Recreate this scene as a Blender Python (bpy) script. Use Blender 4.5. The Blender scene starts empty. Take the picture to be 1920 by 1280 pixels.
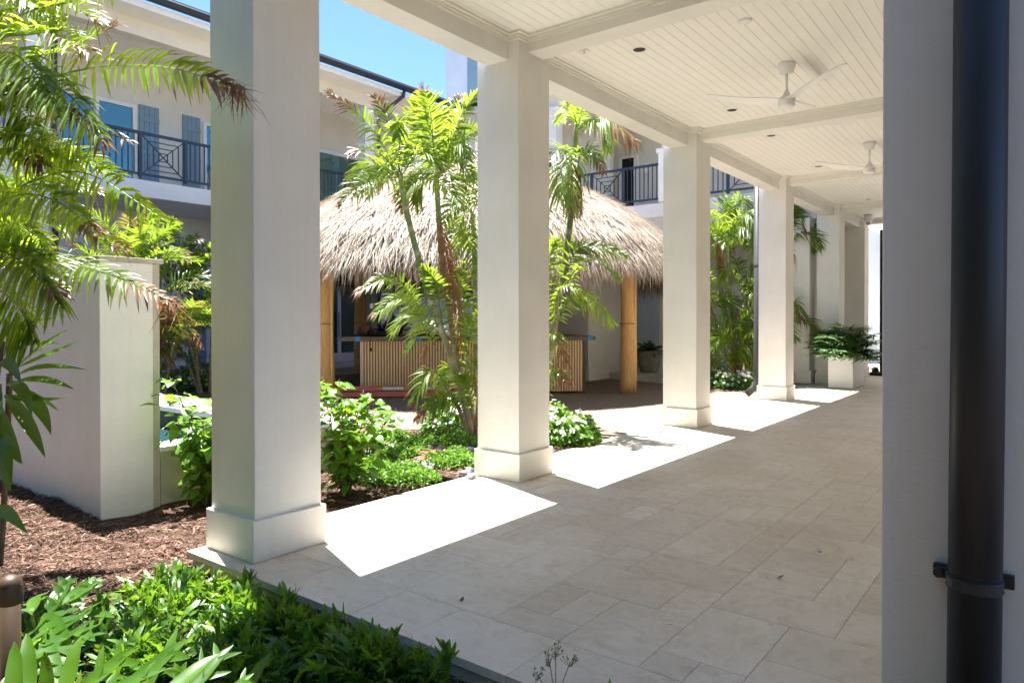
import bpy, math, random
import numpy as np
from mathutils import Vector, Matrix

SC = bpy.context.scene
COL = SC.collection
RNG = np.random.default_rng(7)
random.seed(7)
PI = math.pi

# ------------------------------------------------------------------ camera calibration
CAM = np.array([4.1695, 0.0, 1.4998])
R_ = np.array([0.792595, 0.609747, -0.000837])
U_ = np.array([-0.003786, 0.006294, 0.999973])
F_ = np.array([-0.609736, 0.792571, -0.007297])
FPX = 1319.6; CX = 960.0; CY = 609.66

def at(px, py, d):
    """world point seen at photo pixel (px,py), d metres in front of the camera"""
    return CAM + d * (F_ + R_ * (px - CX) / FPX - U_ * (py - CY) / FPX)

def gnd(px, py, z=0.0):
    v = F_ + R_ * (px - CX) / FPX - U_ * (py - CY) / FPX
    return CAM + v * ((z - CAM[2]) / v[2])

# ------------------------------------------------------------------ mesh building
class MB:
    def __init__(s):
        s.v = []; s.q = []; s.t = []; s.n = 0; s.c = []; s.hascol = False
    def add(s, v, faces, col=None):
        v = np.asarray(v, float).reshape(-1, 3)
        s.v.append(v)
        if col is None:
            s.c.append(np.tile([0.5, 0.0, 0.5, 1.0], (len(v), 1)))
        else:
            s.hascol = True
            col = np.asarray(col, float)
            if col.ndim == 1: col = np.tile(col, (len(v), 1))
            if col.shape[1] == 3: col = np.hstack([col, np.ones((len(col), 1))])
            s.c.append(col)
        if isinstance(faces, np.ndarray):
            (s.q if faces.shape[1] == 4 else s.t).append(faces + s.n)
        else:
            q = [f for f in faces if len(f) == 4]; t = [f for f in faces if len(f) == 3]
            if q: s.q.append(np.array(q, int) + s.n)
            if t: s.t.append(np.array(t, int) + s.n)
        s.n += len(v)
        return s
    def box(s, x0, x1, y0, y1, z0, z1, col=None, M=None):
        v = np.array([[x0,y0,z0],[x1,y0,z0],[x1,y1,z0],[x0,y1,z0],[x0,y0,z1],[x1,y0,z1],[x1,y1,z1],[x0,y1,z1]], float)
        if M is not None:
            M = np.array(M); v = v @ M[:3,:3].T + M[:3,3]
        return s.add(v, [(0,3,2,1),(4,5,6,7),(0,1,5,4),(1,2,6,5),(2,3,7,6),(3,0,4,7)], col)
    def bar(s, a, b, w, h, up=(0,0,1), col=None):
        """rectangular bar from a to b, w across, h along up"""
        a = np.array(a, float); b = np.array(b, float); d = b - a; L = np.linalg.norm(d); d /= L
        up = np.array(up, float); x = np.cross(d, up); x /= np.linalg.norm(x); u = np.cross(x, d)
        v = []
        for p in (a, b):
            for sx, su in ((-1,-1),(1,-1),(1,1),(-1,1)):
                v.append(p + x*w/2*sx + u*h/2*su)
        return s.add(v, [(3,2,1,0),(4,5,6,7),(0,1,5,4),(1,2,6,5),(2,3,7,6),(3,0,4,7)], col)
    def tube(s, pts, rad, n=8, col=None, cap=True):
        pts = np.asarray(pts, float); m = len(pts)
        rad = np.broadcast_to(np.asarray(rad, float), (m,))
        T = np.gradient(pts, axis=0); T /= np.linalg.norm(T, axis=1)[:, None] + 1e-12
        ref = np.array([0.13, 0.21, 1.0]) if abs(T[:, 2]).mean() < .85 else np.array([1.0, .17, 0.1])
        A = np.cross(T, ref); A /= np.linalg.norm(A, axis=1)[:, None]; B = np.cross(T, A)
        th = np.arange(n) * 2 * PI / n
        v = pts[:, None] + rad[:, None, None] * (np.cos(th)[None, :, None] * A[:, None] + np.sin(th)[None, :, None] * B[:, None])
        idx = np.arange(m * n).reshape(m, n)
        q = np.stack([idx[:-1], np.roll(idx, -1, 1)[:-1], np.roll(idx, -1, 1)[1:], idx[1:]], -1).reshape(-1, 4)
        c = None
        if col is not None:
            c = np.asarray(col, float)
            if c.ndim == 2 and len(c) == m: c = np.repeat(c, n, 0)
        vv = v.reshape(-1, 3)
        base = s.n
        s.add(vv, q, c)
        if cap:
            for ring, p in ((idx[0][::-1], pts[0]), (idx[-1], pts[-1])):
                k = s.n
                s.add([p], np.zeros((0, 3), int), None if c is None else (c if c.ndim == 1 else c[:1]))
                s.t.append(np.array([[base + ring[i], base + ring[(i+1) % n], k] for i in range(n)]))
        return s
    def lathe(s, prof, n=32, c=(0,0,0), sq=0.0, col=None):
        prof = np.asarray(prof, float); m = len(prof); th = np.arange(n) * 2 * PI / n
        k = 1.0 + sq * np.cos(4 * th)
        v = np.stack([c[0] + prof[:, 0:1] * np.cos(th) * k, c[1] + prof[:, 0:1] * np.sin(th) * k, c[2] + prof[:, 1:2] + 0 * th], -1)
        idx = np.arange(m * n).reshape(m, n)
        q = np.stack([idx[:-1], np.roll(idx, -1, 1)[:-1], np.roll(idx, -1, 1)[1:], idx[1:]], -1).reshape(-1, 4)
        return s.add(v.reshape(-1, 3), q, col)
    def build(s, name, mat, parent=None, smooth=False, bevel=0.0, autosmooth=None):
        me = bpy.data.meshes.new(name)
        V = np.concatenate(s.v) if s.v else np.zeros((0, 3))
        Q = np.concatenate(s.q) if s.q else np.zeros((0, 4), int)
        T = np.concatenate(s.t) if s.t else np.zeros((0, 3), int)
        me.vertices.add(len(V)); me.vertices.foreach_set('co', V.astype(np.float32).ravel())
        nl = Q.size + T.size
        me.loops.add(nl)
        me.loops.foreach_set('vertex_index', np.concatenate([Q.ravel(), T.ravel()]).astype(np.int32))
        me.polygons.add(len(Q) + len(T))
        st = np.concatenate([np.arange(len(Q)) * 4, Q.size + np.arange(len(T)) * 3]).astype(np.int32)
        me.polygons.foreach_set('loop_start', st)
        try:
            me.polygons.foreach_set('loop_total', np.concatenate([np.full(len(Q), 4), np.full(len(T), 3)]).astype(np.int32))
        except Exception:
            pass
        me.polygons.foreach_set('use_smooth', np.full(len(Q) + len(T), bool(smooth)))
        if s.hascol:
            a = me.attributes.new('tint', 'FLOAT_COLOR', 'POINT')
            a.data.foreach_set('color', np.concatenate(s.c).astype(np.float32).ravel())
        me.update(calc_edges=True); me.validate()
        o = bpy.data.objects.new(name, me); COL.objects.link(o)
        if mat is not None: me.materials.append(mat)
        if parent is not None: o.parent = parent
        if bevel > 0:
            b = o.modifiers.new('edge', 'BEVEL'); b.width = bevel; b.segments = 2; b.limit_method = 'ANGLE'; b.angle_limit = 0.6
        return o

def tag(o, label=None, cat=None, group=None, kind=None):
    if label: o['label'] = label
    if cat: o['category'] = cat
    if group: o['group'] = group
    if kind: o['kind'] = kind
    return o

def empty(name, loc=(0,0,0), rz=0.0, label=None, cat=None, group=None):
    o = bpy.data.objects.new(name, None); COL.objects.link(o)
    o.location = loc; o.rotation_euler = (0, 0, rz)
    o.empty_display_size = 0.2
    return tag(o, label, cat, group)

def copy_tree(o, loc=None, label=None, parent=None, rz=None):
    c = o.copy(); COL.objects.link(c)
    if parent is not None: c.parent = parent
    if loc is not None: c.location = loc
    if rz is not None: c.rotation_euler = (0, 0, rz)
    if label: c['label'] = label
    for ch in list(o.children): copy_tree(ch, parent=c)
    return c

def nrm(a):
    return a / (np.linalg.norm(a, axis=-1, keepdims=True) + 1e-12)

def blades(mb, P, D, U, L, W, bend=0.0, prof=(0.4,1,0.8,0.05), fold=0.0, curl=0.0, hue=None, dry=None, drytip=None, wave=0.0):
    """many thin tapering blades (leaflets, leaves, straws); P base, D direction, U face normal hint"""
    P = np.atleast_2d(P); m = len(P); D = nrm(np.broadcast_to(D, (m, 3))); U = np.broadcast_to(U, (m, 3))
    L = np.broadcast_to(L, (m,)); W = np.broadcast_to(W, (m,)); bend = np.broadcast_to(bend, (m,)); curl = np.broadcast_to(curl, (m,))
    prof = np.asarray(prof, float); k = len(prof); sv = np.linspace(0, 1, k)
    Wd = nrm(np.cross(D, U)); N = np.cross(Wd, D)
    c = P[:, None] + D[:, None] * (L[:, None] * sv)[..., None] - np.array([0, 0, 1.0]) * (L * bend)[:, None, None] * (sv ** 2)[None, :, None] \
        + N[:, None] * (L * curl)[:, None, None] * (sv ** 2)[None, :, None]
    w = W[:, None] * prof[None]
    if wave:
        ph = RNG.uniform(0, 6.28, (m, 1))
        off = np.sin(sv[None] * 9 + ph) * wave * W[:, None]
        c = c + N[:, None] * off[..., None]
    left = c + Wd[:, None] * (w / 2)[..., None] + N[:, None] * (w / 2 * fold)[..., None]
    right = c - Wd[:, None] * (w / 2)[..., None] + N[:, None] * (w / 2 * fold)[..., None]
    if hue is None: hue = RNG.random(m)
    hue = np.broadcast_to(hue, (m,))
    dr = np.zeros((m, k)) if dry is None else np.repeat(np.broadcast_to(dry, (m,))[:, None], k, 1)
    if drytip is not None:
        th = np.broadcast_to(drytip, (m,))[:, None]
        dr = np.clip(np.maximum(dr, (sv[None] - th) / 0.22), 0, 1)
    cc = np.stack([np.repeat(hue[:, None], k, 1), dr, np.repeat(sv[None], m, 0), np.ones((m, k))], -1)
    if fold:
        v = np.stack([left, c, right], 2).reshape(-1, 3); cols = 3
    else:
        v = np.stack([left, right], 2).reshape(-1, 3); cols = 2
    C_ = np.repeat(cc[:, :, None], cols, 2).reshape(-1, 4)
    idx = np.arange(m * k * cols).reshape(m, k, cols)
    q = np.stack([idx[:, :-1, :-1], idx[:, :-1, 1:], idx[:, 1:, 1:], idx[:, 1:, :-1]], -1).reshape(-1, 4)
    mb.add(v, q, C_)
    return c

def curve(pts, n):
    pts = np.asarray(pts, float)
    if len(pts) == 3:
        # quadratic through the three points
        p0, pm, p2 = pts; p1 = 2 * pm - (p0 + p2) / 2
        t = np.linspace(0, 1, n)[:, None]
        return (1-t)**2*p0 + 2*t*(1-t)*p1 + t*t*p2
    # catmull-rom
    P = np.vstack([2*pts[0]-pts[1], pts, 2*pts[-1]-pts[-2]])
    out = []
    seg = len(pts) - 1
    for u in np.linspace(0, seg - 1e-9, n):
        i = int(u); t = u - i
        a, b, c, d = P[i:i+4]
        out.append(0.5*((2*b) + (c-a)*t + (2*a-5*b+4*c-d)*t*t + (3*b-a-3*c+d)*t**3))
    return np.array(out)

LPROF = (0.35, 0.95, 1.0, 0.8, 0.45, 0.04)
def frond(mb, pts, n=28, L=0.4, W=0.028, t0=0.12, bend=0.35, sag=0.0, dry=0.0, tipdry=0.85, rach=0.008, hue=(0.2, 0.8), vee=0.45, ang=(62, 28), up=None, prof=LPROF, fold=0.25, tattered=0.15):
    """pinnate palm frond along a curve"""
    c = curve(pts, 40)
    hb = RNG.uniform(*hue)
    T = nrm(np.gradient(c, axis=0))
    upv = nrm(np.array([0, 0, 1.0]) + RNG.normal(0, .35, 3)) if up is None else nrm(np.array(up, float))
    rr = np.linspace(rach, rach * 0.25, 40)
    tt = np.linspace(0, 1, 40)
    ccol = np.stack([np.full(40, hb), np.clip((tt - tipdry) * 3, 0, 1) * 0.8 + dry * .6, np.full(40, 0.1), np.ones(40)], -1)
    mb.tube(c, rr, 5, ccol, cap=False)
    t = np.linspace(t0, 0.99, n)
    for side in (-1, 1):
        ts = np.clip(t + RNG.normal(0, 0.006, n), 0, .999)
        i = (ts * 39).astype(int)
        Pb = c[i]; Tb = T[i]
        S = nrm(np.cross(Tb, upv)) * side
        Nn = nrm(np.cross(S, Tb) * side)
        a = np.radians(np.interp(ts, [t0, 1], ang) + RNG.normal(0, 5, n))
        D = S * np.sin(a)[:, None] + Tb * np.cos(a)[:, None]
        ve = vee + RNG.normal(0, 0.14, n)
        D = nrm(D + Nn * ve[:, None] + RNG.normal(0, .06, (n, 3)))
        ln = L * np.interp((ts - t0) / (1 - t0), [0, 0.12, 0.4, 0.75, 1], [0.55, 0.85, 1.0, 0.75, 0.32]) * RNG.uniform(.86, 1.1, n)
        cut = RNG.random(n) < tattered
        ln = np.where(cut, ln * RNG.uniform(.5, .9, n), ln)
        dt = np.where(ts > tipdry, RNG.uniform(-.2, .25, n), np.where(RNG.random(n) < .35, RNG.uniform(.6, .9, n), RNG.uniform(.82, 1.15, n)))
        blades(mb, Pb, D, Nn, ln, W * RNG.uniform(.8, 1.15, n), bend=bend * RNG.uniform(.5, 1.5, n), prof=prof, fold=fold,
               hue=np.clip(hb + RNG.normal(0, .12, n), 0, 1), dry=np.full(n, dry) * RNG.uniform(.7, 1, n), drytip=dt)
    # frayed dead threads at the tip
    if tipdry < 0.95:
        k = 9
        i = (RNG.uniform(tipdry, 1, k) * 39).astype(int)
        D = nrm(T[i] + RNG.normal(0, .6, (k, 3)) + np.array([0, 0, -.5]))
        blades(mb, c[i], D, RNG.normal(0, 1, (k, 3)), L * RNG.uniform(.2, .6, k), W * .22, bend=.5, dry=np.ones(k))

def rfrond(mb, base, az, el, length, droop, **kw):
    """frond leaving base at azimuth az, elevation el, drooping"""
    d = np.array([math.cos(az)*math.cos(el), math.sin(az)*math.cos(el), math.sin(el)])
    base = np.array(base, float)
    s = [0, .35, .7, 1.0]
    pts = [base + d*length*q + np.array([0, 0, -1.0])*length*droop*q*q for q in s]
    frond(mb, pts, **kw)

def stem_mesh(pts, r0, r1, n=10):
    mb = MB(); c = curve(pts, 110)
    t = np.linspace(0, 1, 110)
    r = r0 + (r1 - r0) * t
    r = r * (1 + 0.10 * (np.abs(np.sin(t * 34)) > .96))
    ring = np.clip((np.abs(np.sin(t * 34)) - .90)*8, 0, .8)
    col = np.stack([t, ring, t, np.ones(110)], -1)
    mb.tube(c, r, n, col)
    return mb

# ------------------------------------------------------------------ materials
def new_mat(name):
    m = bpy.data.materials.new(name); m.use_nodes = True
    nt = m.node_tree; nt.nodes.clear()
    out = nt.nodes.new('ShaderNodeOutputMaterial')
    return m, nt, out
def N(nt, typ, **kw):
    n = nt.nodes.new(typ)
    for k, v in kw.items():
        if k in n.inputs: n.inputs[k].default_value = v
        else: setattr(n, k, v)
    return n
def principled(nt, out, color=None, rough=0.6, metal=0.0, spec=0.5):
    b = nt.nodes.new('ShaderNodeBsdfPrincipled')
    if color is not None: b.inputs['Base Color'].default_value = (*color, 1)
    b.inputs['Roughness'].default_value = rough; b.inputs['Metallic'].default_value = metal
    b.inputs['Specular IOR Level'].default_value = spec
    nt.links.new(b.outputs[0], out.inputs['Surface'])
    return b
def ramp(nt, stops):
    r = nt.nodes.new('ShaderNodeValToRGB'); e = r.color_ramp.elements
    while len(e) < len(stops): e.new(0.5)
    for x, (p, c) in zip(e, stops): x.position = p; x.color = (*c, 1)
    return r
def coords(nt, scale=(1,1,1), obj=True):
    tc = nt.nodes.new('ShaderNodeTexCoord'); mp = nt.nodes.new('ShaderNodeMapping')
    mp.inputs['Scale'].default_value = scale
    nt.links.new(tc.outputs['Object' if obj else 'Generated'], mp.inputs['Vector'])
    return mp
def noise(nt, vec, scale, detail=4, rough=0.55):
    n = nt.nodes.new('ShaderNodeTexNoise'); n.inputs['Scale'].default_value = scale
    n.inputs['Detail'].default_value = detail; n.inputs['Roughness'].default_value = rough
    if vec is not None: nt.links.new(vec, n.inputs['Vector'])
    return n
def bump(nt, bsdf, hsock, strength=0.2, dist=0.01):
    b = nt.nodes.new('ShaderNodeBump'); b.inputs['Strength'].default_value = strength; b.inputs['Distance'].default_value = dist
    nt.links.new(hsock, b.inputs['Height']); nt.links.new(b.outputs[0], bsdf.inputs['Normal'])
    return b

def speckle_mat(name, c0, c1, scale=6, rough=0.7, bscale=60, bstr=0.15, bdist=0.004, spec=0.3, metal=0.0, stretch=(1,1,1), lo=.3, hi=.7):
    m, nt, out = new_mat(name)
    b = principled(nt, out, rough=rough, spec=spec, metal=metal)
    mp = coords(nt, stretch)
    n = noise(nt, mp.outputs[0], scale, 5)
    r = ramp(nt, [(lo, c0), (hi, c1)]); nt.links.new(n.outputs[0], r.inputs[0]); nt.links.new(r.outputs[0], b.inputs['Base Color'])
    if bstr:
        n2 = noise(nt, mp.outputs[0], bscale, 4); bump(nt, b, n2.outputs[0], bstr, bdist)
    return m

def stucco_mat(name, col, dirt=(0.50, 0.46, 0.36), dirt_amt=0.55, zd=0.32):
    """smooth trowelled stucco: faint blotches, fine trowel texture, splash dirt low on the wall"""
    m, nt, out = new_mat(name)
    b = principled(nt, out, rough=0.75, spec=0.25)
    tc = nt.nodes.new('ShaderNodeTexCoord')
    geo = nt.nodes.new('ShaderNodeNewGeometry')
    n = noise(nt, geo.outputs['Position'], 1.6, 6)
    lo = tuple(c * 0.93 for c in col); hi = tuple(min(c * 1.04, .9) for c in col)
    r = ramp(nt, [(0.3, lo), (0.7, hi)]); nt.links.new(n.outputs[0], r.inputs[0])
    sep = nt.nodes.new('ShaderNodeSeparateXYZ'); nt.links.new(geo.outputs['Position'], sep.inputs[0])
    mr = N(nt, 'ShaderNodeMapRange'); nt.links.new(sep.outputs['Z'], mr.inputs['Value'])
    mr.inputs['From Min'].default_value = zd; mr.inputs['From Max'].default_value = -0.02
    mr.inputs['To Min'].default_value = 0; mr.inputs['To Max'].default_value = dirt_amt
    n3 = noise(nt, geo.outputs['Position'], 9, 5)
    mu = N(nt, 'ShaderNodeMath', operation='MULTIPLY'); nt.links.new(mr.outputs[0], mu.inputs[0]); nt.links.new(n3.outputs[0], mu.inputs[1])
    mx = N(nt, 'ShaderNodeMixRGB'); nt.links.new(mu.outputs[0], mx.inputs[0]); nt.links.new(r.outputs[0], mx.inputs[1]); mx.inputs[2].default_value = (*dirt, 1)
    mps = nt.nodes.new('ShaderNodeMapping'); mps.inputs['Scale'].default_value = (7, 7, .25); nt.links.new(geo.outputs['Position'], mps.inputs[0])
    ns = noise(nt, mps.outputs[0], 3, 5, .6); rs_ = ramp(nt, [(0.36, (0.90, 0.885, 0.86)), (0.52, (1, 1, 1))]); nt.links.new(ns.outputs[0], rs_.inputs[0])
    nf = noise(nt, geo.outputs['Position'], 70, 3); rf = ramp(nt, [(0.24, (0.80, 0.78, 0.74)), (0.31, (1, 1, 1))]); nt.links.new(nf.outputs[0], rf.inputs[0])
    m1 = N(nt, 'ShaderNodeMixRGB', blend_type='MULTIPLY'); m1.inputs[0].default_value = .2; nt.links.new(mx.outputs[0], m1.inputs[1]); nt.links.new(rs_.outputs[0], m1.inputs[2])
    m2 = N(nt, 'ShaderNodeMixRGB', blend_type='MULTIPLY'); m2.inputs[0].default_value = .6; nt.links.new(m1.outputs[0], m2.inputs[1]); nt.links.new(rf.outputs[0], m2.inputs[2])
    nt.links.new(m2.outputs[0], b.inputs['Base Color'])
    n2 = noise(nt, geo.outputs['Position'], 11, 9, .68); n2.inputs['Distortion'].default_value = .6; bump(nt, b, n2.outputs[0], 0.5, 0.010)
    return m

def leaf_mat(name, ca, cb, dry=(0.30, 0.17, 0.07), trans=(0.30, 0.42, 0.04), tmix=0.38, rough=0.38, dry2=None, spec=0.5):
    m, nt, out = new_mat(name)
    at_ = nt.nodes.new('ShaderNodeAttribute'); at_.attribute_name = 'tint'
    sep = nt.nodes.new('ShaderNodeSeparateColor'); nt.links.new(at_.outputs['Color'], sep.inputs[0])
    geo = nt.nodes.new('ShaderNodeNewGeometry')
    n = noise(nt, geo.outputs['Position'], 22, 3)
    ad = N(nt, 'ShaderNodeMath', operation='MULTIPLY_ADD'); nt.links.new(n.outputs[0], ad.inputs[0]); ad.inputs[1].default_value = .5
    sub = N(nt, 'ShaderNodeMath', operation='SUBTRACT'); nt.links.new(sep.outputs[0], sub.inputs[0]); sub.inputs[1].default_value = .25
    nt.links.new(sub.outputs[0], ad.inputs[2])
    r = ramp(nt, [(0.1, ca), (0.9, cb)]); nt.links.new(ad.outputs[0], r.inputs[0])
    dr = ramp(nt, [(0.25, tuple(c*.55 for c in dry)), (0.75, tuple(min(1, c*1.35) for c in dry))]); nt.links.new(n.outputs[0], dr.inputs[0])
    mx = N(nt, 'ShaderNodeMixRGB'); nt.links.new(sep.outputs[1], mx.inputs[0]); nt.links.new(r.outputs[0], mx.inputs[1]); nt.links.new(dr.outputs[0], mx.inputs[2])
    b = nt.nodes.new('ShaderNodeBsdfPrincipled'); b.inputs['Roughness'].default_value = rough
    b.inputs['Specular IOR Level'].default_value = spec
    nt.links.new(mx.outputs[0], b.inputs['Base Color'])
    tr = nt.nodes.new('ShaderNodeBsdfTranslucent')
    mt = N(nt, 'ShaderNodeMixRGB'); nt.links.new(sep.outputs[1], mt.inputs[0]); nt.links.new(dr.outputs[0], mt.inputs[2])
    rt = ramp(nt, [(0.1, tuple(c*.72 for c in trans)), (0.9, trans)]); nt.links.new(ad.outputs[0], rt.inputs[0]); nt.links.new(rt.outputs[0], mt.inputs[1])
    nt.links.new(mt.outputs[0], tr.inputs['Color'])
    ms = nt.nodes.new('ShaderNodeMixShader'); ms.inputs[0].default_value = tmix
    nt.links.new(b.outputs[0], ms.inputs[1]); nt.links.new(tr.outputs[0], ms.inputs[2])
    nt.links.new(ms.outputs[0], out.inputs['Surface'])
    return m

def attr_mat(name, stops, rough=0.8, spec=0.2, tmix=0.0):
    """colour picked from a ramp by the first tint channel"""
    m, nt, out = new_mat(name)
    b = principled(nt, out, rough=rough, spec=spec)
    at_ = nt.nodes.new('ShaderNodeAttribute'); at_.attribute_name = 'tint'
    sep = nt.nodes.new('ShaderNodeSeparateColor'); nt.links.new(at_.outputs['Color'], sep.inputs[0])
    r = ramp(nt, stops); nt.links.new(sep.outputs[0], r.inputs[0]); nt.links.new(r.outputs[0], b.inputs['Base Color'])
    if tmix:
        tr = nt.nodes.new('ShaderNodeBsdfTranslucent'); nt.links.new(r.outputs[0], tr.inputs[0])
        ms = nt.nodes.new('ShaderNodeMixShader'); ms.inputs[0].default_value = tmix
        nt.links.new(b.outputs[0], ms.inputs[1]); nt.links.new(tr.outputs[0], ms.inputs[2]); nt.links.new(ms.outputs[0], out.inputs['Surface'])
    return m

def stem_mat():
    m, nt, out = new_mat('palm_stem')
    b = principled(nt, out, rough=.5, spec=.35)
    at_ = nt.nodes.new('ShaderNodeAttribute'); at_.attribute_name = 'tint'
    sep = nt.nodes.new('ShaderNodeSeparateColor'); nt.links.new(at_.outputs['Color'], sep.inputs[0])
    geo = nt.nodes.new('ShaderNodeNewGeometry'); mp = nt.nodes.new('ShaderNodeMapping'); mp.inputs['Scale'].default_value = (1, 1, .35); nt.links.new(geo.outputs['Position'], mp.inputs[0])
    n = noise(nt, mp.outputs[0], 16, 6, .65)
    ad = N(nt, 'ShaderNodeMath', operation='MULTIPLY_ADD'); nt.links.new(n.outputs[0], ad.inputs[0]); ad.inputs[1].default_value = .7
    sub = N(nt, 'ShaderNodeMath', operation='SUBTRACT'); nt.links.new(sep.outputs[0], sub.inputs[0]); sub.inputs[1].default_value = .35
    nt.links.new(sub.outputs[0], ad.inputs[2])
    r = ramp(nt, [(0.0, (0.30, 0.24, 0.17)), (.25, (0.22, 0.20, 0.12)), (.5, (0.10, 0.14, 0.045)), (.8, (0.14, 0.19, 0.06)), (1, (0.22, 0.30, 0.06))]); nt.links.new(ad.outputs[0], r.inputs[0])
    mx = N(nt, 'ShaderNodeMixRGB'); nt.links.new(sep.outputs[1], mx.inputs[0]); nt.links.new(r.outputs[0], mx.inputs[1]); mx.inputs[2].default_value = (.34, .31, .22, 1)
    nt.links.new(mx.outputs[0], b.inputs['Base Color']); bump(nt, b, n.outputs[0], .3, .006)
    return m

def travertine_mat():
    m, nt, out = new_mat('travertine')
    b = principled(nt, out, rough=0.5, spec=0.35)
    at_ = nt.nodes.new('ShaderNodeAttribute'); at_.attribute_name = 'tint'
    sep = nt.nodes.new('ShaderNodeSeparateColor'); nt.links.new(at_.outputs['Color'], sep.inputs[0])
    geo = nt.nodes.new('ShaderNodeNewGeometry')
    # shift the veining per tile
    off = nt.nodes.new('ShaderNodeVectorMath'); off.operation = 'MULTIPLY_ADD'
    nt.links.new(at_.outputs['Color'], off.inputs[0]); off.inputs[1].default_value = (37, 53, 19); nt.links.new(geo.outputs['Position'], off.inputs[2])
    # turn half of the tiles
    rot = nt.nodes.new('ShaderNodeVectorRotate'); rot.rotation_type = 'Z_AXIS'
    mu = N(nt, 'ShaderNodeMath', operation='MULTIPLY'); nt.links.new(sep.outputs[2], mu.inputs[0]); mu.inputs[1].default_value = 3.1
    nt.links.new(off.outputs[0], rot.inputs['Vector']); nt.links.new(mu.outputs[0], rot.inputs['Angle'])
    mp = nt.nodes.new('ShaderNodeMapping'); mp.inputs['Scale'].default_value = (2.1, 3.3, 1); nt.links.new(rot.outputs[0], mp.inputs[0])
    n1 = noise(nt, mp.outputs[0], 2.6, 10, .68); n1.inputs['Distortion'].default_value = 1.6
    r1 = ramp(nt, [(0.22, (0.47, 0.39, 0.31)), (0.37, (0.60, 0.545, 0.475)), (0.5, (0.665, 0.62, 0.56)), (0.78, (0.71, 0.68, 0.63))])
    nt.links.new(n1.outputs[0], r1.inputs[0])
    rt = ramp(nt, [(0.0, (0.83, 0.78, 0.72)), (0.3, (0.93, 0.90, 0.87)), (0.65, (1.0, 0.98, 0.955)), (1.0, (1.06, 1.05, 1.04))])
    nt.links.new(sep.outputs[0], rt.inputs[0])
    mx = N(nt, 'ShaderNodeMixRGB', blend_type='MULTIPLY'); mx.inputs[0].default_value = 1
    nt.links.new(r1.outputs[0], mx.inputs[1]); nt.links.new(rt.outputs[0], mx.inputs[2])
    # stain and grit
    n2 = noise(nt, geo.outputs['Position'], 1.1, 6); r2 = ramp(nt, [(0.35, (0.88, 0.84, 0.78)), (0.6, (1, 1, 1))]); nt.links.new(n2.outputs[0], r2.inputs[0])
    mx2 = N(nt, 'ShaderNodeMixRGB', blend_type='MULTIPLY'); mx2.inputs[0].default_value = .8
    nt.links.new(mx.outputs[0], mx2.inputs[1]); nt.links.new(r2.outputs[0], mx2.inputs[2])
    n3 = noise(nt, geo.outputs['Position'], 160, 2); r3 = ramp(nt, [(0.32, (0.82, 0.80, 0.77)), (0.48, (1, 1, 1))]); nt.links.new(n3.outputs[0], r3.inputs[0])
    mx3 = N(nt, 'ShaderNodeMixRGB', blend_type='MULTIPLY'); mx3.inputs[0].default_value = .8
    nt.links.new(mx2.outputs[0], mx3.inputs[1]); nt.links.new(r3.outputs[0], mx3.inputs[2])
    nt.links.new(mx3.outputs[0], b.inputs['Base Color'])
    rr = N(nt, 'ShaderNodeMapRange'); nt.links.new(n1.outputs[0], rr.inputs[0]); rr.inputs['To Min'].default_value = .62; rr.inputs['To Max'].default_value = .42
    nt.links.new(rr.outputs[0], b.inputs['Roughness'])
    bump(nt, b, n3.outputs[0], 0.12, 0.002)
    return m

def water_mat():
    m, nt, out = new_mat('pool_water')
    b = principled(nt, out, (0.02, 0.06, 0.07), rough=0.03, spec=0.6)
    geo = nt.nodes.new('ShaderNodeNewGeometry')
    n = noise(nt, geo.outputs['Position'], 5, 3); bump(nt, b, n.outputs[0], 0.25, 0.02)
    return m

def glass_mat(name, c=(0.014, 0.065, 0.065)):
    m, nt, out = new_mat(name)
    b = principled(nt, out, c, rough=0.04, spec=1.0)
    b.inputs['IOR'].default_value = 1.9
    b.inputs['Specular Tint'].default_value = (0.60, 0.92, 0.92, 1)
    return m

M = {}
M['stucco'] = stucco_mat('stucco_white', (0.80, 0.785, 0.745))
M['facade'] = stucco_mat('facade_stucco', (0.68, 0.63, 0.54), dirt_amt=.1)
M['ceiling'] = speckle_mat('ceiling_paint', (0.83, 0.815, 0.77), (0.86, 0.845, 0.80), 3, .55, 40, .05)
M['trim'] = speckle_mat('trim_paint', (0.81, 0.79, 0.73), (0.84, 0.82, 0.76), 3, .45, 40, .03)
M['travertine'] = travertine_mat()
M['slabstone'] = speckle_mat('slab_stone', (0.46, 0.43, 0.38), (0.56, 0.53, 0.48), 8, .6, 80, .15)
M['grout'] = speckle_mat('tile_grout', (0.16, 0.135, 0.11), (0.24, 0.205, 0.165), 12, .9, 90, .1)
M['sand'] = speckle_mat('bonded_sand', (0.155, 0.112, 0.078), (0.26, 0.20, 0.148), 55, .9, 120, .35, .006, stretch=(1,1,1))
M['paving'] = speckle_mat('pale_paving', (0.50, 0.48, 0.45), (0.60, 0.58, 0.54), 5, .8, 70, .1)
M['soil'] = speckle_mat('dark_soil', (0.030, 0.016, 0.010), (0.10, 0.058, 0.036), 18, .95, 60, .8, .03)
M['chips'] = attr_mat('bark_chips', [(0, (0.025, 0.013, 0.009)), (.35, (0.11, 0.058, 0.040)), (.75, (0.27, 0.165, 0.120)), (1, (0.50, 0.36, 0.27))], .9)
M['pipe'] = speckle_mat('dark_bronze_paint', (0.019, 0.022, 0.026), (0.025, 0.029, 0.033), 3, .45, 60, .05, spec=.35)
M['greypipe'] = speckle_mat('grey_pipe_paint', (0.05, 0.052, 0.055), (0.065, 0.068, 0.07), 3, .4, 60, .03)
M['rail'] = speckle_mat('slate_blue_metal', (0.028, 0.045, 0.068), (0.036, 0.055, 0.082), 4, .4, 60, .03)
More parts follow.
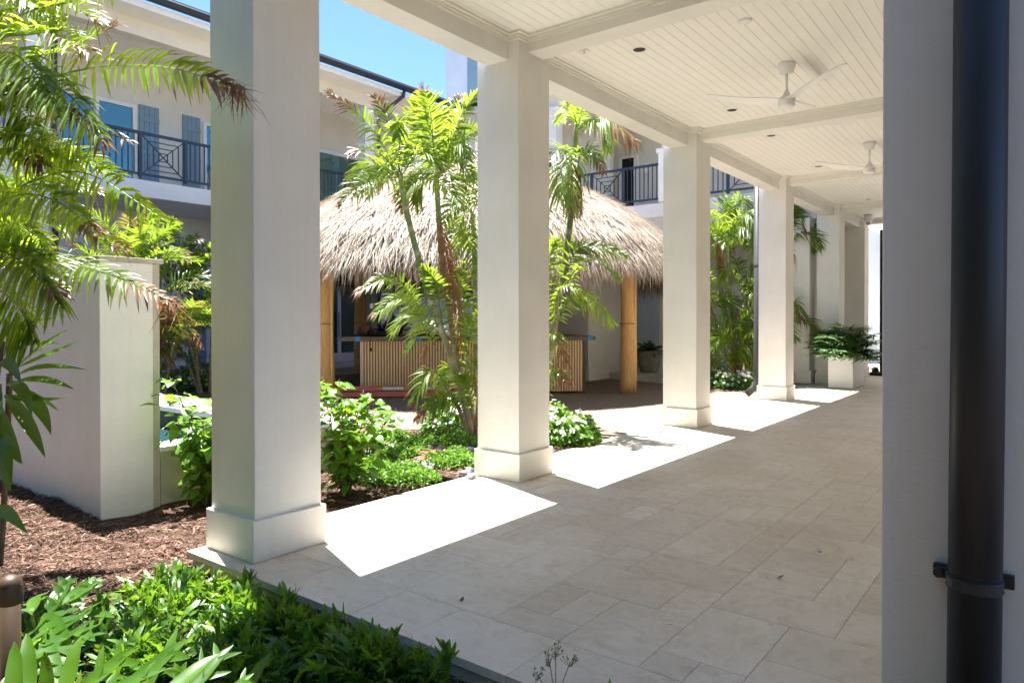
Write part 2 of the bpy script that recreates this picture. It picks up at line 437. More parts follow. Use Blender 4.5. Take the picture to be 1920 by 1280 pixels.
M['shutter'] = speckle_mat('blue_shutter_paint', (0.17, 0.26, 0.32), (0.20, 0.30, 0.37), 4, .5, 60, .05)
M['band'] = stucco_mat('white_band_stucco', (0.79, 0.77, 0.73), dirt_amt=.1)
M['frame'] = speckle_mat('white_frame_paint', (0.74, 0.73, 0.70), (0.78, 0.77, 0.74), 4, .4, 60, .02)
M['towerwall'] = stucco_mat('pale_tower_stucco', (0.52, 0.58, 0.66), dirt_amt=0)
M['glass'] = glass_mat('teal_glass')
M['darkglass'] = glass_mat('dark_glass', (0.02, 0.022, 0.016))
M['roof'] = speckle_mat('roof_shingle', (0.045, 0.05, 0.06), (0.09, 0.095, 0.105), 10, .7, 60, .3, stretch=(1, 8, 8))
M['white'] = speckle_mat('white_enamel', (0.78, 0.77, 0.76), (0.82, 0.81, 0.80), 3, .3, 40, .01)
M['dark'] = speckle_mat('black_plastic', (0.008, 0.008, 0.008), (0.014, 0.014, 0.013), 3, .5, 40, .02)
M['thatchbase'] = speckle_mat('thatch_under', (0.06, 0.035, 0.018), (0.14, 0.09, 0.05), 20, .95, 60, .6)
M['thatch'] = attr_mat('palm_thatch', [(0, (0.11, 0.065, 0.03)), (.22, (0.33, 0.22, 0.125)), (.5, (0.48, 0.395, 0.305)), (1, (0.70, 0.635, 0.56))], .75, .25, .12)
M['log'] = speckle_mat('peeled_log', (0.46, 0.245, 0.08), (0.68, 0.41, 0.16), 5, .6, 30, .35, .01, stretch=(9, 9, 1))
M['logtan'] = speckle_mat('split_log_face', (0.55, 0.38, 0.14), (0.66, 0.48, 0.20), 5, .6, 30, .3, .01, stretch=(9, 9, 1))
M['slat'] = speckle_mat('teak_slat', (0.68, 0.49, 0.28), (0.78, 0.60, 0.38), 4, .55, 30, .2, .004, stretch=(8, 8, .6))
M['slatback'] = speckle_mat('teak_backing', (0.26, 0.155, 0.07), (0.34, 0.21, 0.10), 4, .6, 30, .2, .004, stretch=(8, 8, .6))
M['counter'] = speckle_mat('grey_counter_edge', (0.10, 0.085, 0.075), (0.14, 0.12, 0.105), 12, .5, 60, .1)
M['paper'] = speckle_mat('kraft_paper', (0.28, 0.16, 0.085), (0.36, 0.22, 0.12), 5, .85, 20, .3, .01)
M['tape'] = speckle_mat('blue_tape', (0.02, 0.20, 0.55), (0.03, 0.25, 0.62), 5, .6, 60, .05)
M['ladder'] = speckle_mat('red_fiberglass', (0.52, 0.13, 0.10), (0.62, 0.19, 0.15), 5, .5, 60, .05)
M['sticker'] = speckle_mat('white_sticker', (0.55, 0.55, 0.55), (0.8, 0.8, 0.8), 40, .5, 60, 0)
M['concretepot'] = speckle_mat('concrete_pot', (0.20, 0.185, 0.16), (0.29, 0.27, 0.24), 6, .85, 50, .25, .006)
M['redplastic'] = speckle_mat('red_plastic', (0.45, 0.02, 0.02), (0.55, 0.03, 0.03), 3, .4, 60, 0)
M['leather'] = speckle_mat('brown_leather', (0.10, 0.035, 0.025), (0.22, 0.09, 0.05), 9, .6, 40, .3)
M['copper'] = speckle_mat('weathered_bronze', (0.045, 0.028, 0.016), (0.09, 0.06, 0.036), 5, .5, 30, .1, spec=.4, metal=.3)
M['stone'] = speckle_mat('river_stone', (0.13, 0.145, 0.17), (0.25, 0.27, 0.30), 5, .6, 50, .1)
M['pebble'] = speckle_mat('dark_pebble_finish', (0.012, 0.014, 0.018), (0.11, 0.115, 0.125), 60, .6, 80, .8, .02)
M['lime'] = speckle_mat('limestone_cladding', (0.42, 0.375, 0.30), (0.54, 0.49, 0.41), 6, .8, 60, .2)
M['bark'] = stem_mat()
M['twig'] = speckle_mat('woody_twig', (0.10, 0.07, 0.04), (0.18, 0.13, 0.08), 8, .8, 60, .2)
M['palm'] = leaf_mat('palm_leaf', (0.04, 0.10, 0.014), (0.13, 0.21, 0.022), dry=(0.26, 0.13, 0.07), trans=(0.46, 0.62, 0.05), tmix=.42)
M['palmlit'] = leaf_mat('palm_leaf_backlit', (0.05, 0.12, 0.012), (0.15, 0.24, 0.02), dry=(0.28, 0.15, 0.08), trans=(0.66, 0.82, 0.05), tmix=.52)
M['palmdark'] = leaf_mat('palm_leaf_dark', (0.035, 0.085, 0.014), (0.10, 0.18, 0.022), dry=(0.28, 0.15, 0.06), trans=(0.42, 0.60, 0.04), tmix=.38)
M['deadfrond'] = leaf_mat('dead_palm_leaf', (0.24, 0.09, 0.035), (0.34, 0.15, 0.06), dry=(0.24, 0.11, 0.05), trans=(0.40, 0.16, 0.05), tmix=.3, rough=.7)
M['hibiscus'] = leaf_mat('shrub_leaf', (0.04, 0.12, 0.012), (0.11, 0.25, 0.022), trans=(0.34, 0.58, 0.03), tmix=.36, rough=.34)
M['cover'] = leaf_mat('groundcover_leaf', (0.035, 0.11, 0.012), (0.11, 0.24, 0.024), trans=(0.30, 0.54, 0.04), tmix=.33, rough=.36)
M['fern'] = leaf_mat('fern_leaf', (0.028, 0.095, 0.012), (0.10, 0.21, 0.018), trans=(0.28, 0.50, 0.03), tmix=.36, rough=.36, dry=(.20, .13, .05))
M['broad'] = leaf_mat('broad_leaf', (0.022, 0.075, 0.010), (0.065, 0.15, 0.012), trans=(0.24, 0.40, 0.02), tmix=.38, rough=.36, spec=.35)
M['rhapis'] = leaf_mat('rhapis_leaf', (0.03, 0.085, 0.022), (0.07, 0.15, 0.03), trans=(0.16, 0.30, 0.04), tmix=.22, rough=.45, spec=.3)
M['petal'] = attr_mat('white_petal', [(0, (0.74, 0.74, 0.72)), (1, (0.84, 0.84, 0.83))], .6, .2, .3)
M['redpetal'] = attr_mat('red_petal', [(0, (0.5, 0.02, 0.02)), (1, (0.7, 0.04, 0.04))], .6, .2, .3)
M['lamp'] = speckle_mat('downlight_recess', (0.012, 0.010, 0.008), (0.03, 0.025, 0.02), 30, .4, 30, 0)
M['orange'] = speckle_mat('amber_leaf', (0.45, 0.18, 0.02), (0.60, 0.28, 0.03), 12, .6, 30, .1)

def struct(mb, name, mat, **kw):
    o = mb.build(name, mat, **kw); o['kind'] = 'structure'; return o

# ------------------------------------------------------------------ dimensions
YC = [2.7265, 5.4469, 9.5295, 13.6375, 17.745, 20.48]     # column lines along the porch
XR = 3.99
SH, PLI, PH = 0.25, 0.275, 0.259
BZ, TBZ, TRZ, CZ = 3.9215, 4.0054, 4.0861, 4.150

# ------------------------------------------------------------------ ground and paving
def hills(x, y, amp=1.0):
    return amp * (0.012*np.sin(3.1*x+1.7*y) + 0.010*np.sin(5.3*x-4.1*y+1) + 0.008*np.sin(9*x+7.7*y+2) + 0.006*np.sin(17*x-13*y))
def mulch_h(x, y):
    return -0.115 + hills(x, y)

mb = MB(); mb.box(-400, 400, -400, 400, -0.6, -0.24)
struct(mb, 'ground', M['soil'])

def grid_sheet(x0, x1, y0, y1, step, hf):
    nx = int((x1-x0)/step)+1; ny = int((y1-y0)/step)+1
    X, Y = np.meshgrid(np.linspace(x0, x1, nx), np.linspace(y0, y1, ny), indexing='ij')
    Z = hf(X, Y)
    idx = np.arange(nx*ny).reshape(nx, ny)
    q = np.stack([idx[:-1, :-1], idx[1:, :-1], idx[1:, 1:], idx[:-1, 1:]], -1).reshape(-1, 4)
    return np.stack([X, Y, Z], -1).reshape(-1, 3), q
mb = MB()
v, q = grid_sheet(-9, 8, -5, 8.6, 0.06, mulch_h); mb.add(v, q)
struct(mb, 'mulch_bed', M['soil'], smooth=True)

# bark chips lying on the bed
def chips(n, x0, x1, y0, y1, seed):
    r = np.random.default_rng(seed)
    X = r.uniform(x0, x1, n); Y = r.uniform(y0, y1, n)
    Pp = np.stack([X, Y, mulch_h(X, Y) + r.uniform(0.0, .022, n)], -1)
    a = r.normal(0.4, 1.1, n)
    D = np.stack([np.cos(a), np.sin(a), r.normal(0, .16, n)], -1)
    U = np.stack([r.normal(0, .45, n), r.normal(0, .45, n), np.ones(n)], -1)
    L = r.uniform(.022, .065, n) * r.choice([.7, 1, 1.5], n)
    return Pp, D, U, L, r.uniform(.003, .010, n), r.beta(1.5, 2.7, n)
mb = MB()
for n, b in ((38000, (-4.2, 1.4, .6, 2.5)), (7000, (-1.9, -.32, 2.4, 4.8)), (5000, (-2.6, -.32, 4.8, 7.6)), (9000, (.2, 3.0, 1.2, 2.32))):
    Pp, D, U, L, W, h = chips(n, *b, seed=n)
    blades(mb, Pp, D, U, L, W, prof=(.6, 1, .5), hue=h, bend=0)
tag(mb.build('bark_mulch', M['chips']), 'reddish brown shredded bark mulch covering the planting beds', 'mulch', kind='stuff')

# courtyard paving, sand court
mb = MB(); mb.box(-30, -0.3, 5.2, 40, -.14, -0.022)
p = struct(mb, 'courtyard_paving', M['paving'])
def sheet(poly, z0, z1):
    poly = np.array(poly, float); n = len(poly); c = poly.mean(0)
    mb = MB()
    top = np.hstack([poly, np.full((n, 1), z1)]); bot = np.hstack([poly, np.full((n, 1), z0)])
    mb.add(np.vstack([top, [[*c, z1]]]), [(i, (i+1) % n, n) for i in range(n)])
    mb.add(np.vstack([top, bot]), [(i, n+i, n+(i+1) % n, (i+1) % n) for i in range(n)])
    return mb
bedge = [(-.3, 7.72), (-.9, 7.75), (-1.7, 7.62), (-2.45, 7.25), (-2.95, 6.75), (-3.4, 6.2), (-4.6, 5.55)]
poly = bedge[::-1] + [(-.3, 14.6), (-1.0, 15.0), (-4.9, 15.88), (-11.2, 15.9), (-11.9, 9), (-9.2, 5.6)]
poly = [(x, y) for x, y in poly]
# fan the sand court from a point well inside
struct(sheet(poly, -.05, -.008), 'sand_court', M['sand'])
# mulch over the paving inside the bed (bed edge is a curve)
mb = MB()
bpoly = [(-.3, 5.0)] + bedge + [(-4.6, 5.0)]
nb = len(bpoly); cc = np.array([-1.6, 5.6])
V = [[*q_, -.016] for q_ in bpoly] + [[*cc, .0]]
mb.add(V, [(i, (i+1) % nb, nb) for i in range(nb)])
struct(mb, 'planting_bed', M['soil'])
mb = MB()
n = 9000; X = RNG.uniform(-4.4, -.32, n); Y = RNG.uniform(5.0, 7.7, n)
ok = Y < np.interp(X, [q_[0] for q_ in bedge[::-1]], [q_[1] for q_ in bedge[::-1]]) - .03
X, Y = X[ok], Y[ok]; n = len(X)
a = RNG.uniform(0, 6.28, n)
blades(mb, np.stack([X, Y, RNG.uniform(-.012, .03, n)], -1), np.stack([np.cos(a), np.sin(a), RNG.normal(0, .15, n)], -1),
       np.stack([RNG.normal(0, .4, n), RNG.normal(0, .4, n), np.ones(n)], -1), RNG.uniform(.03, .09, n), RNG.uniform(.006, .014, n), prof=(.6, 1, .5), hue=RNG.beta(1.6, 2.4, n))
tag(mb.build('bark_mulch', M['chips']), 'bark mulch scattered round the palm in the bed beside the sand court', 'mulch', kind='stuff')

# ------------------------------------------------------------------ porch floor
TX0, TX1, TY0, TY1 = -0.3, 4.25, 2.33, 27.45
mb = MB()
mb.box(TX0 + .004, TX1, TY0 + .004, TY1, -0.045, -0.0035)
struct(mb, 'terrace_floor', M['grout'])
mb = MB(); mb.box(TX0 + .03, TX1, TY0 + .03, TY1, -.5, -.045)
struct(mb, 'terrace_footing', M['slabstone'])
mod = 0.2032
nx = int((TX1 - TX0)/mod); ny = int((TY1 - TY0)/mod)
occ = np.zeros((nx+1, ny+1), bool)
rr = random.Random(11)
tb = MB(); g = 0.0013
for j in range(ny + 1):
    for i in range(nx + 1):
        if occ[i, j]: continue
        opts = [(3,2)]*7 + [(2,3)]*5 + [(2,2)]*6 + [(2,1)]*2 + [(1,2)]*3 + [(1,1)]*2 + [(3,3)]*1
        rr.shuffle(opts)
        for w, h in opts + [(1, 1)]:
            if i + w <= nx + 1 and j + h <= ny + 1 and not occ[i:i+w, j:j+h].any(): break
        occ[i:i+w, j:j+h] = True
        x0, x1 = TX0 + i*mod, min(TX0 + (i+w)*mod, TX1); y0, y1 = TY0 + j*mod, min(TY0 + (j+h)*mod, TY1)
        if x1 - x0 < .02 or y1 - y0 < .02: continue
        dz = rr.uniform(-.0004, .0004); c = (rr.betavariate(3, 2), rr.random(), rr.choice([0, 0, .5, 1.0]), 1)
        a, b, c_, d = x0 + g, x1 - g, y0 + g, y1 - g
        e0 = 0.04 if i == 0 or j == 0 else 0.004
        tb.add([[a,c_,dz],[b,c_,dz],[b,d,dz],[a,d,dz],[a,c_,-e0],[b,c_,-e0],[b,d,-e0],[a,d,-e0]],
               [(0,1,2,3),(4,5,1,0),(5,6,2,1),(6,7,3,2),(7,4,0,3)], c)
struct(tb, 'terrace_tiles', M['travertine'])

# ------------------------------------------------------------------ porch columns
def column(x, y, label):
    e = empty('porch_column', (x, y, 0), 0, label, 'column', 'square white columns of the covered walkway')
    mb = MB(); mb.box(-SH, SH, -SH, SH, PH - .02, CZ + .03); mb.build('shaft', M['stucco'], e, bevel=.006)
    mb = MB(); mb.box(-PLI, PLI, -PLI, PLI, 0.001, PH); mb.build('plinth', M['stucco'], e, bevel=.005)
    return e
clab = ['big square white column nearest on the left at the corner of the stone floor',
        'square white column between the tall green palm and the white flower clump',
        'square white column just right of the thatched hut post',
        'square white column with the grey downpipe on its left edge',
        'square white column directly behind the white planter box',
        'farthest square column, partly hidden behind the planter palm']
for y, l in zip(YC, clab): column(0, y, l)
column(XR, YC[0], 'wide grey shaded column on the far right carrying the black downpipe')
wall = empty('porch_side_wall', (4.24, 0, 0), 0, 'long white wall closing the right side of the covered walkway', 'wall')
mb = MB(); mb.box(.01, .25, 2.98, 27.45, -.05, CZ + .03); mb.build('wall_face', M['stucco'], wall)

# ------------------------------------------------------------------ porch roof
roof = empty('porch_roof', (0, 0, 0), 0, 'white beamed ceiling and roof over the covered walkway', 'roof')
ys = [YC[0]] + YC[1:]
allY = YC
for k in range(len(allY) - 1):
    y0, y1 = allY[k] + SH, allY[k+1] - SH
    mb = MB(); mb.box(-.127, .125, y0, y1, BZ, CZ + .03); mb.build('beam', M['stucco'], roof, bevel=.004)
    mb = MB(); mb.box(XR - .125, XR + .127, y0, y1, BZ, CZ + .03); mb.build('beam', M['stucco'], roof, bevel=.004)
for k, y in enumerate(allY):
    mb = MB(); mb.box(SH, XR - SH, y - .109, y + .134, TBZ, CZ + .03); mb.build('cross_beam', M['stucco'], roof, bevel=.004)
# tongue and groove boards
bw = 0.102
for k in range(len(allY) - 1):
    y0, y1 = allY[k] + .134, allY[k+1] - .109
    mb = MB(); x = .12
    while x < XR - .12:
        x1 = min(x + bw, XR - .12); a = .0022
        mb.add([[x, y0, CZ+.006],[x+a, y0, CZ+.006],[x+a, y0, CZ],[x1-a, y0, CZ],[x1-a, y0, CZ+.006],[x1, y0, CZ+.006],[x, y1, CZ+.006],[x+a, y1, CZ+.006],[x+a, y1, CZ],[x1-a, y1, CZ],[x1-a, y1, CZ+.006],[x1, y1, CZ+.006]],
               [(k_, k_+6, k_+7, k_+1) for k_ in range(5)])
        x = x1
    mb.build('ceiling_boards', M['ceiling'], roof)
    # stepped crown moulding following the columns
    ya, yb = allY[k], allY[k+1]
    P = [(.125, ya+SH), (SH, ya+SH), (SH, ya+.134), (XR-SH, ya+.134), (XR-SH, ya+SH), (XR-.125, ya+SH),
         (XR-.125, yb-SH), (XR-SH, yb-SH), (XR-SH, yb-.109), (SH, yb-.109), (SH, yb-SH), (.125, yb-SH)]
    def inset(P, d):
        out = []; n = len(P)
        for i in range(n):
            p0, p1, p2 = np.array(P[i-1]), np.array(P[i]), np.array(P[(i+1) % n])
            e1 = nrm(p1 - p0); e2 = nrm(p2 - p1)
            n1 = np.array([-e1[1], e1[0]]); n2 = np.array([-e2[1], e2[0]])
            out.append(p1 + d*(n1 + n2))
        return out
    mb = MB()
    for d0, d1, z0, z1 in ((0, .022, TRZ, TRZ+.022), (0, .036, TRZ+.022, TRZ+.042), (0, .062, TRZ+.042, CZ+.012)):
        A = inset(P, d0); B = inset(P, d1); n = len(P)
        V = [[*p, z0] for p in A] + [[*p, z0] for p in B] + [[*p, z1] for p in B]
        F = []
        for i in range(n):
            j = (i+1) % n
            F += [(i, n+i, n+j, j), (n+i, 2*n+i, 2*n+j, n+j)]
        mb.add(V, F)
    mb.build('crown_moulding', M['trim'], roof)
mb = MB(); mb.box(-.135, 4.6, 1.95, 27.45, CZ + .03, CZ + .55); mb.build('roof_slab', M['stucco'], roof)

# ------------------------------------------------------------------ ceiling fittings
def fan(y, label, rz):
    e = empty('ceiling_fan', (1.97, y, 0), rz, label, 'ceiling fan', 'white three-bladed ceiling fans')
    c = MB(); c.lathe([(.001, CZ-.001), (.085, CZ-.001), (.088, CZ-.012), (.062, CZ-.098), (.03, CZ-.108), (.001, CZ-.108)][::-1], 28); c.build('canopy', M['white'], e, smooth=True)
    r = MB(); r.tube([(0, 0, CZ-.10), (0, 0, 3.83)], .0135, 12); r.build('down_rod', M['white'], e, smooth=True)
    m = MB(); m.lathe([(.001, 3.70), (.075, 3.70), (.083, 3.708), (.086, 3.755), (.086, 3.79), (.06, 3.805), (.034, 3.83), (.02, 3.87), (.001, 3.88)], 32); m.build('motor', M['white'], e, smooth=True)
    for k in range(3):
        a = k * 2*PI/3
        b = MB(); n = 14
        s = np.linspace(.03, .80, n)
        w = np.interp(s, [.03, .10, .22, .5, .74, .80], [.10, .13, .145, .12, .085, .03])
        z = 3.775 + .10*np.clip((s-.1)/.7, 0, 1)**1.3
        tw = np.interp(s, [.03, .2, .8], [.02, .30, .10])
        sw = -.05*np.sin(s/.8*PI)
        top = np.stack([s, sw + w/2*np.cos(tw), z + w/2*np.sin(tw)], -1); bot = np.stack([s, sw - w/2*np.cos(tw), z - w/2*np.sin(tw)], -1)
        th = np.array([0, 0, .009])
        V = np.concatenate([top + th/2, bot + th/2, top - th/2, bot - th/2])
        ca, sa = math.cos(a), math.sin(a)
        V = V @ np.array([[ca, sa, 0], [-sa, ca, 0], [0, 0, 1]])
        F = []
        for i in range(n-1):
            F += [(i, n+i, n+i+1, i+1), (2*n+i, 2*n+i+1, 3*n+i+1, 3*n+i), (i, i+1, 2*n+i+1, 2*n+i), (n+i, 3*n+i, 3*n+i+1, n+i+1)]
        F += [(n-1, 2*n-1, 4*n-1, 3*n-1), (0, 2*n, 3*n, n)]
        b.add(V, F); b.build('blade', M['white'], e, smooth=False, bevel=.002)
    return e
fan(7.53, 'nearer white three-bladed ceiling fan with a short rod and drum motor', math.radians(86))
fan(11.66, 'smaller white ceiling fan half hidden behind the right column edge', math.radians(96))
dl = [(0.94, 6.25, 'dark recessed downlight nearest the second column beam'), (0.94, 8.76, 'dark recessed downlight beside the blade of the nearer fan'),
      (0.94, 10.32, 'dark recessed downlight just past the cross beam behind the nearer fan'), (0.94, 12.88, 'dark recessed downlight beside the blade of the smaller fan'),
      (0.93, 17.07, 'dark recessed downlight farthest away before the planter palm beam')]
for x, y, l in dl:
    e = empty('recessed_downlight', (x, y, CZ), 0, l, 'downlight', 'recessed ceiling downlights')
    mb = MB(); mb.lathe([(.058, -.002), (.064, -.006), (.074, -.005), (.076, .001)], 28); mb.build('trim_ring', M['white'], e, smooth=True)
    mb = MB(); mb.lathe([(.001, -.0035), (.03, -.0045), (.059, -.003)], 28); mb.build('lens', M['lamp'], e, smooth=True)
mb = MB(); mb.lathe([(.001, -.018), (.05, -.018), (.062, -.010), (.064, .001)], 28)
o = mb.build('ceiling_disc', M['white'], smooth=True); o.location = (1.99, 6.22, CZ); tag(o, 'flat white round ceiling disc above the nearer fan', 'ceiling disc')
mb = MB(); mb.box(-.045, .045, -.03, .03, -.012, .001); mb.lathe([(.001, -.04), (.018, -.04), (.02, -.012)], 12)
o = mb.build('fire_sprinkler', M['trim'], bevel=.002); o.location = (.5, 5.94, CZ); tag(o, 'small pale ceiling fitting close to the first cross beam', 'sprinkler')
mb = MB(); mb.box(-.12, .12, -.05, .05, -.008, .001)
o = mb.build('ceiling_vent', M['white'], bevel=.002); o.location = (1.9, 10.3, CZ); tag(o, 'flat pale ceiling plate between the two fans', 'vent')
cam_e = empty('security_camera', (.45, 19.66, 0), 0, 'white dome security camera under the ceiling past the planter', 'security camera')
mb = MB(); mb.lathe([(.001, CZ-.15), (.09, CZ-.15), (.11, CZ-.12), (.115, CZ-.005)], 24); mb.build('housing', M['white'], cam_e, smooth=True)
mb = MB(); mb.lathe([(.001, CZ-.25), (.045, CZ-.24), (.065, CZ-.20), (.06, CZ-.15)], 20); mb.build('dome', M['frame'], cam_e, smooth=True)
mb = MB(); mb.lathe([(.001, -.006), (.028, 0), (.03, .01)], 16, c=(0, 0, 0)); o = mb.build('lens', M['dark'], cam_e, smooth=True)
o.rotation_euler = (PI/2 - .35, 0, 0); o.location = (0.01, -.062, CZ-.20)

# ------------------------------------------------------------------ downpipes
dp = empty('downpipe', (4.0, 2.395, 0), 0, 'thick black round downpipe on the shaded column at the right edge', 'downpipe')
mb = MB(); mb.tube([(-.012, 0, -.1), (0.0, 0, 1.6), (.010, 0, 4.1)], .0665, 40); mb.build('pipe', M['pipe'], dp, smooth=True)
mb = MB()
mb.tube([(-.007, 0, .732), (-.007, 0, .768)], .0705, 40)
mb.tube([(-.007, 0, .734), (-.007, 0, .738)], .0715, 40); mb.tube([(-.007, 0, .762), (-.007, 0, .766)], .0715, 40)
mb.box(-.115, -.06, .05, .075, .734, .768); mb.box(.055, .085, .05, .075, .732, .770)
mb.box(-.098, -.060, .030, .052, .736, .766)
mb.tube([(-.098, .015, .752), (-.098, .06, .752)], .014, 12)
mb.build('clamp', M['pipe'], dp, bevel=.002)
d4 = empty('downpipe', (-.345, 13.60, 0), 0, 'slim grey downpipe with kicked foot beside the fourth column', 'downpipe')
mb = MB(); mb.tube([(0, 0, 4.5), (0, 0, .38), (0, -.01, .30), (-.06, -.05, .18), (-.16, -.12, .07)], .065, 20); mb.build('pipe', M['greypipe'], d4, smooth=True)
for z in (.55, 2.5):
    mb = MB(); mb.tube([(0, 0, z), (0, 0, z+.05)], .072, 20); mb.build('clamp', M['greypipe'], d4)

# ------------------------------------------------------------------ rear-left house (faces the porch across the court)
HB = empty('courtyard_house', (0, 0, 0), 0, 'two storey cream house with blue shutters along the left of the court', 'house')
XW = -14.5; XB = -12.2; FZ = 4.66
mb = MB(); mb.box(XW-.3, XW, -8, 24, FZ-.2, 8.3); mb.build('upper_wall', M['facade'], HB)
mb = MB(); mb.box(XW-.3, XW, -8, 24, -.1, FZ-.2); mb.build('lower_wall', M['band'], HB)
mb = MB(); mb.box(XW, XB + .12, -8, 17.4, FZ - .38, FZ); mb.build('balcony_floor', M['band'], HB, bevel=.01)
mb = MB(); mb.box(XW, -11.35, -8, 17.3, 8.2, 8.34); mb.build('soffit', M['trim'], HB)
mb = MB(); mb.box(XB-.15, XB+.15, -8, 17.4, 7.85, 8.2); mb.build('eave_beam', M['facade'], HB)
mb = MB(); mb.box(XW, XB + .1, -8, 17.4, -.1, .13); mb.build('arcade_floor', M['paving'], HB)
# roof sheet with shingle courses
mb = MB()
for k in range(26):
    x0 = -11.2 - k*.27; z0 = 8.52 + k*.27*.42; 
    mb.add([[x0, -9, z0+.02],[x0, 17.1+k*.27*.9, z0+.02],[x0-.30, 17.1+k*.27*.9, z0+.30*.42],[x0-.30, -9, z0+.30*.42],[x0, -9, z0-.012],[x0, 17.1+k*.27*.9, z0-.012]], [(0,1,2,3),(4,5,1,0)])
mb.build('roof', M['roof'], HB)
mb = MB()
mb.tube([(-11.22, -9, 8.43), (-11.22, 17.1, 8.43)], .085, 14); mb.box(-11.30, -11.26, -9, 17.1, 8.36, 8.52)
mb.build('gutter', M['pipe'], HB, smooth=False)
for y in (5.4, 10.6, 14.1):
    mb = MB(); mb.box(XB-.17, XB+.17, y-.17, y+.17, FZ, 7.86)
    mb.box(XB-.24, XB+.24, y-.24, y+.24, FZ, FZ+1.30); mb.box(XB-.285, XB+.285, y-.285, y+.285, FZ+1.30, FZ+1.42)
    mb.build('balcony_column', M['band'], HB, bevel=.006)
    mb = MB(); mb.box(XB-.22, XB+.22, y-.22, y+.22, .13, FZ-.38); mb.build('arcade_column', M['band'], HB, bevel=.006)
def window(parent, x, y0, y1, z0, z1, mull=1, glass='glass', door=False):
    f = .09
    mb = MB()
    mb.box(x, x+.06, y0, y0+f, z0, z1); mb.box(x, x+.06, y1-f, y1, z0, z1); mb.box(x, x+.06, y0+f, y1-f, z1-f, z1); mb.box(x, x+.06, y0+f, y1-f, z0, z0+(.28 if door else f))
    for i in range(1, mull+1):
        yy = y0 + (y1-y0)*i/(mull+1); mb.box(x, x+.055, yy-.06, yy+.06, z0+f, z1-f)
    w = mb.build('door' if door else 'window', M['frame'], parent)
    mb = MB(); mb.box(x+.005, x+.02, y0+f*.5, y1-f*.5, z0+f*.5, z1-f*.5); mb.build('pane', M[glass], w)
    return w
def shutter(parent, x, y0, y1, z0, z1):
    mb = MB(); n = 4; w = (y1-y0)/n
    for i in range(n): mb.box(x+.004, x+.045, y0+i*w+.004, y0+(i+1)*w-.004, z0, z1)
    mb.box(x+.045, x+.065, y0+.004, y1-.004, z1-.42, z1-.30); mb.box(x+.045, x+.065, y0+.004, y1-.004, z0+.3, z0+.42); mb.box(x+.045, x+.065, y0+.004, y1-.004, z0+1.1, z0+1.2)
    mb.build('shutter', M['shutter'], parent)
window(HB, XW, 6.55, 8.45, FZ+.02, 7.0, 1)
shutter(HB, XW, 8.52, 9.03, FZ+.05, 7.05); shutter(HB, XW, 9.66, 10.16, FZ+.05, 7.05)
shutter(HB, XW, 5.95, 6.47, FZ+.05, 7.05)
window(HB, XW, 10.24, 12.0, FZ+.02, 6.98, 1)
shutter(HB, XW, 12.05, 12.5, FZ+.05, 7.05)
window(HB, XW, 13.6, 15.85, FZ+.02, 6.97, 0)
shutter(HB, XW, 4.9, 5.4, FZ+.05, 7.05); window(HB, XW, 2.6, 4.4, FZ+.02, 7.0, 1)
# ground floor openings
window(HB, XW, 4.6, 5.9, .15, 2.6, 1, 'darkglass', True)
shutter(HB, XW, 9.82, 10.30, .17, 2.85)
window(HB, XW, 10.42, 11.9, .15, 2.75, 1, 'darkglass', True)
dw = window(HB, XW, 14.05, 15.75, .15, 2.75, 1, 'darkglass', True)
mb = MB()
for s in (-.07, .07): mb.tube([(XW+.10, 14.9+s, .95), (XW+.10, 14.9+s, 1.75)], .014, 8)
mb.build('handle', M['greypipe'], dw)
# house downpipes
for y, top in ((5.72, 7.9), (14.42, 7.9)):
    mb = MB()
    if y > 10: mb.tube([(-11.24, y+.35, 8.40), (-11.28, y+.34, 8.2), (-11.5, y+.2, 8.0), (-11.95, y+.02, 7.7), (-12.0, y, 7.5), (-12.0, y, .1)], .055, 14)
    else: mb.tube([(-11.24, y, 8.40), (-11.5, y, 8.0), (-11.95, y, 7.7), (-12.0, y, 7.5), (-12.0, y, .1)], .055, 14)
    mb.build('downspout', M['rail'], HB, smooth=True)

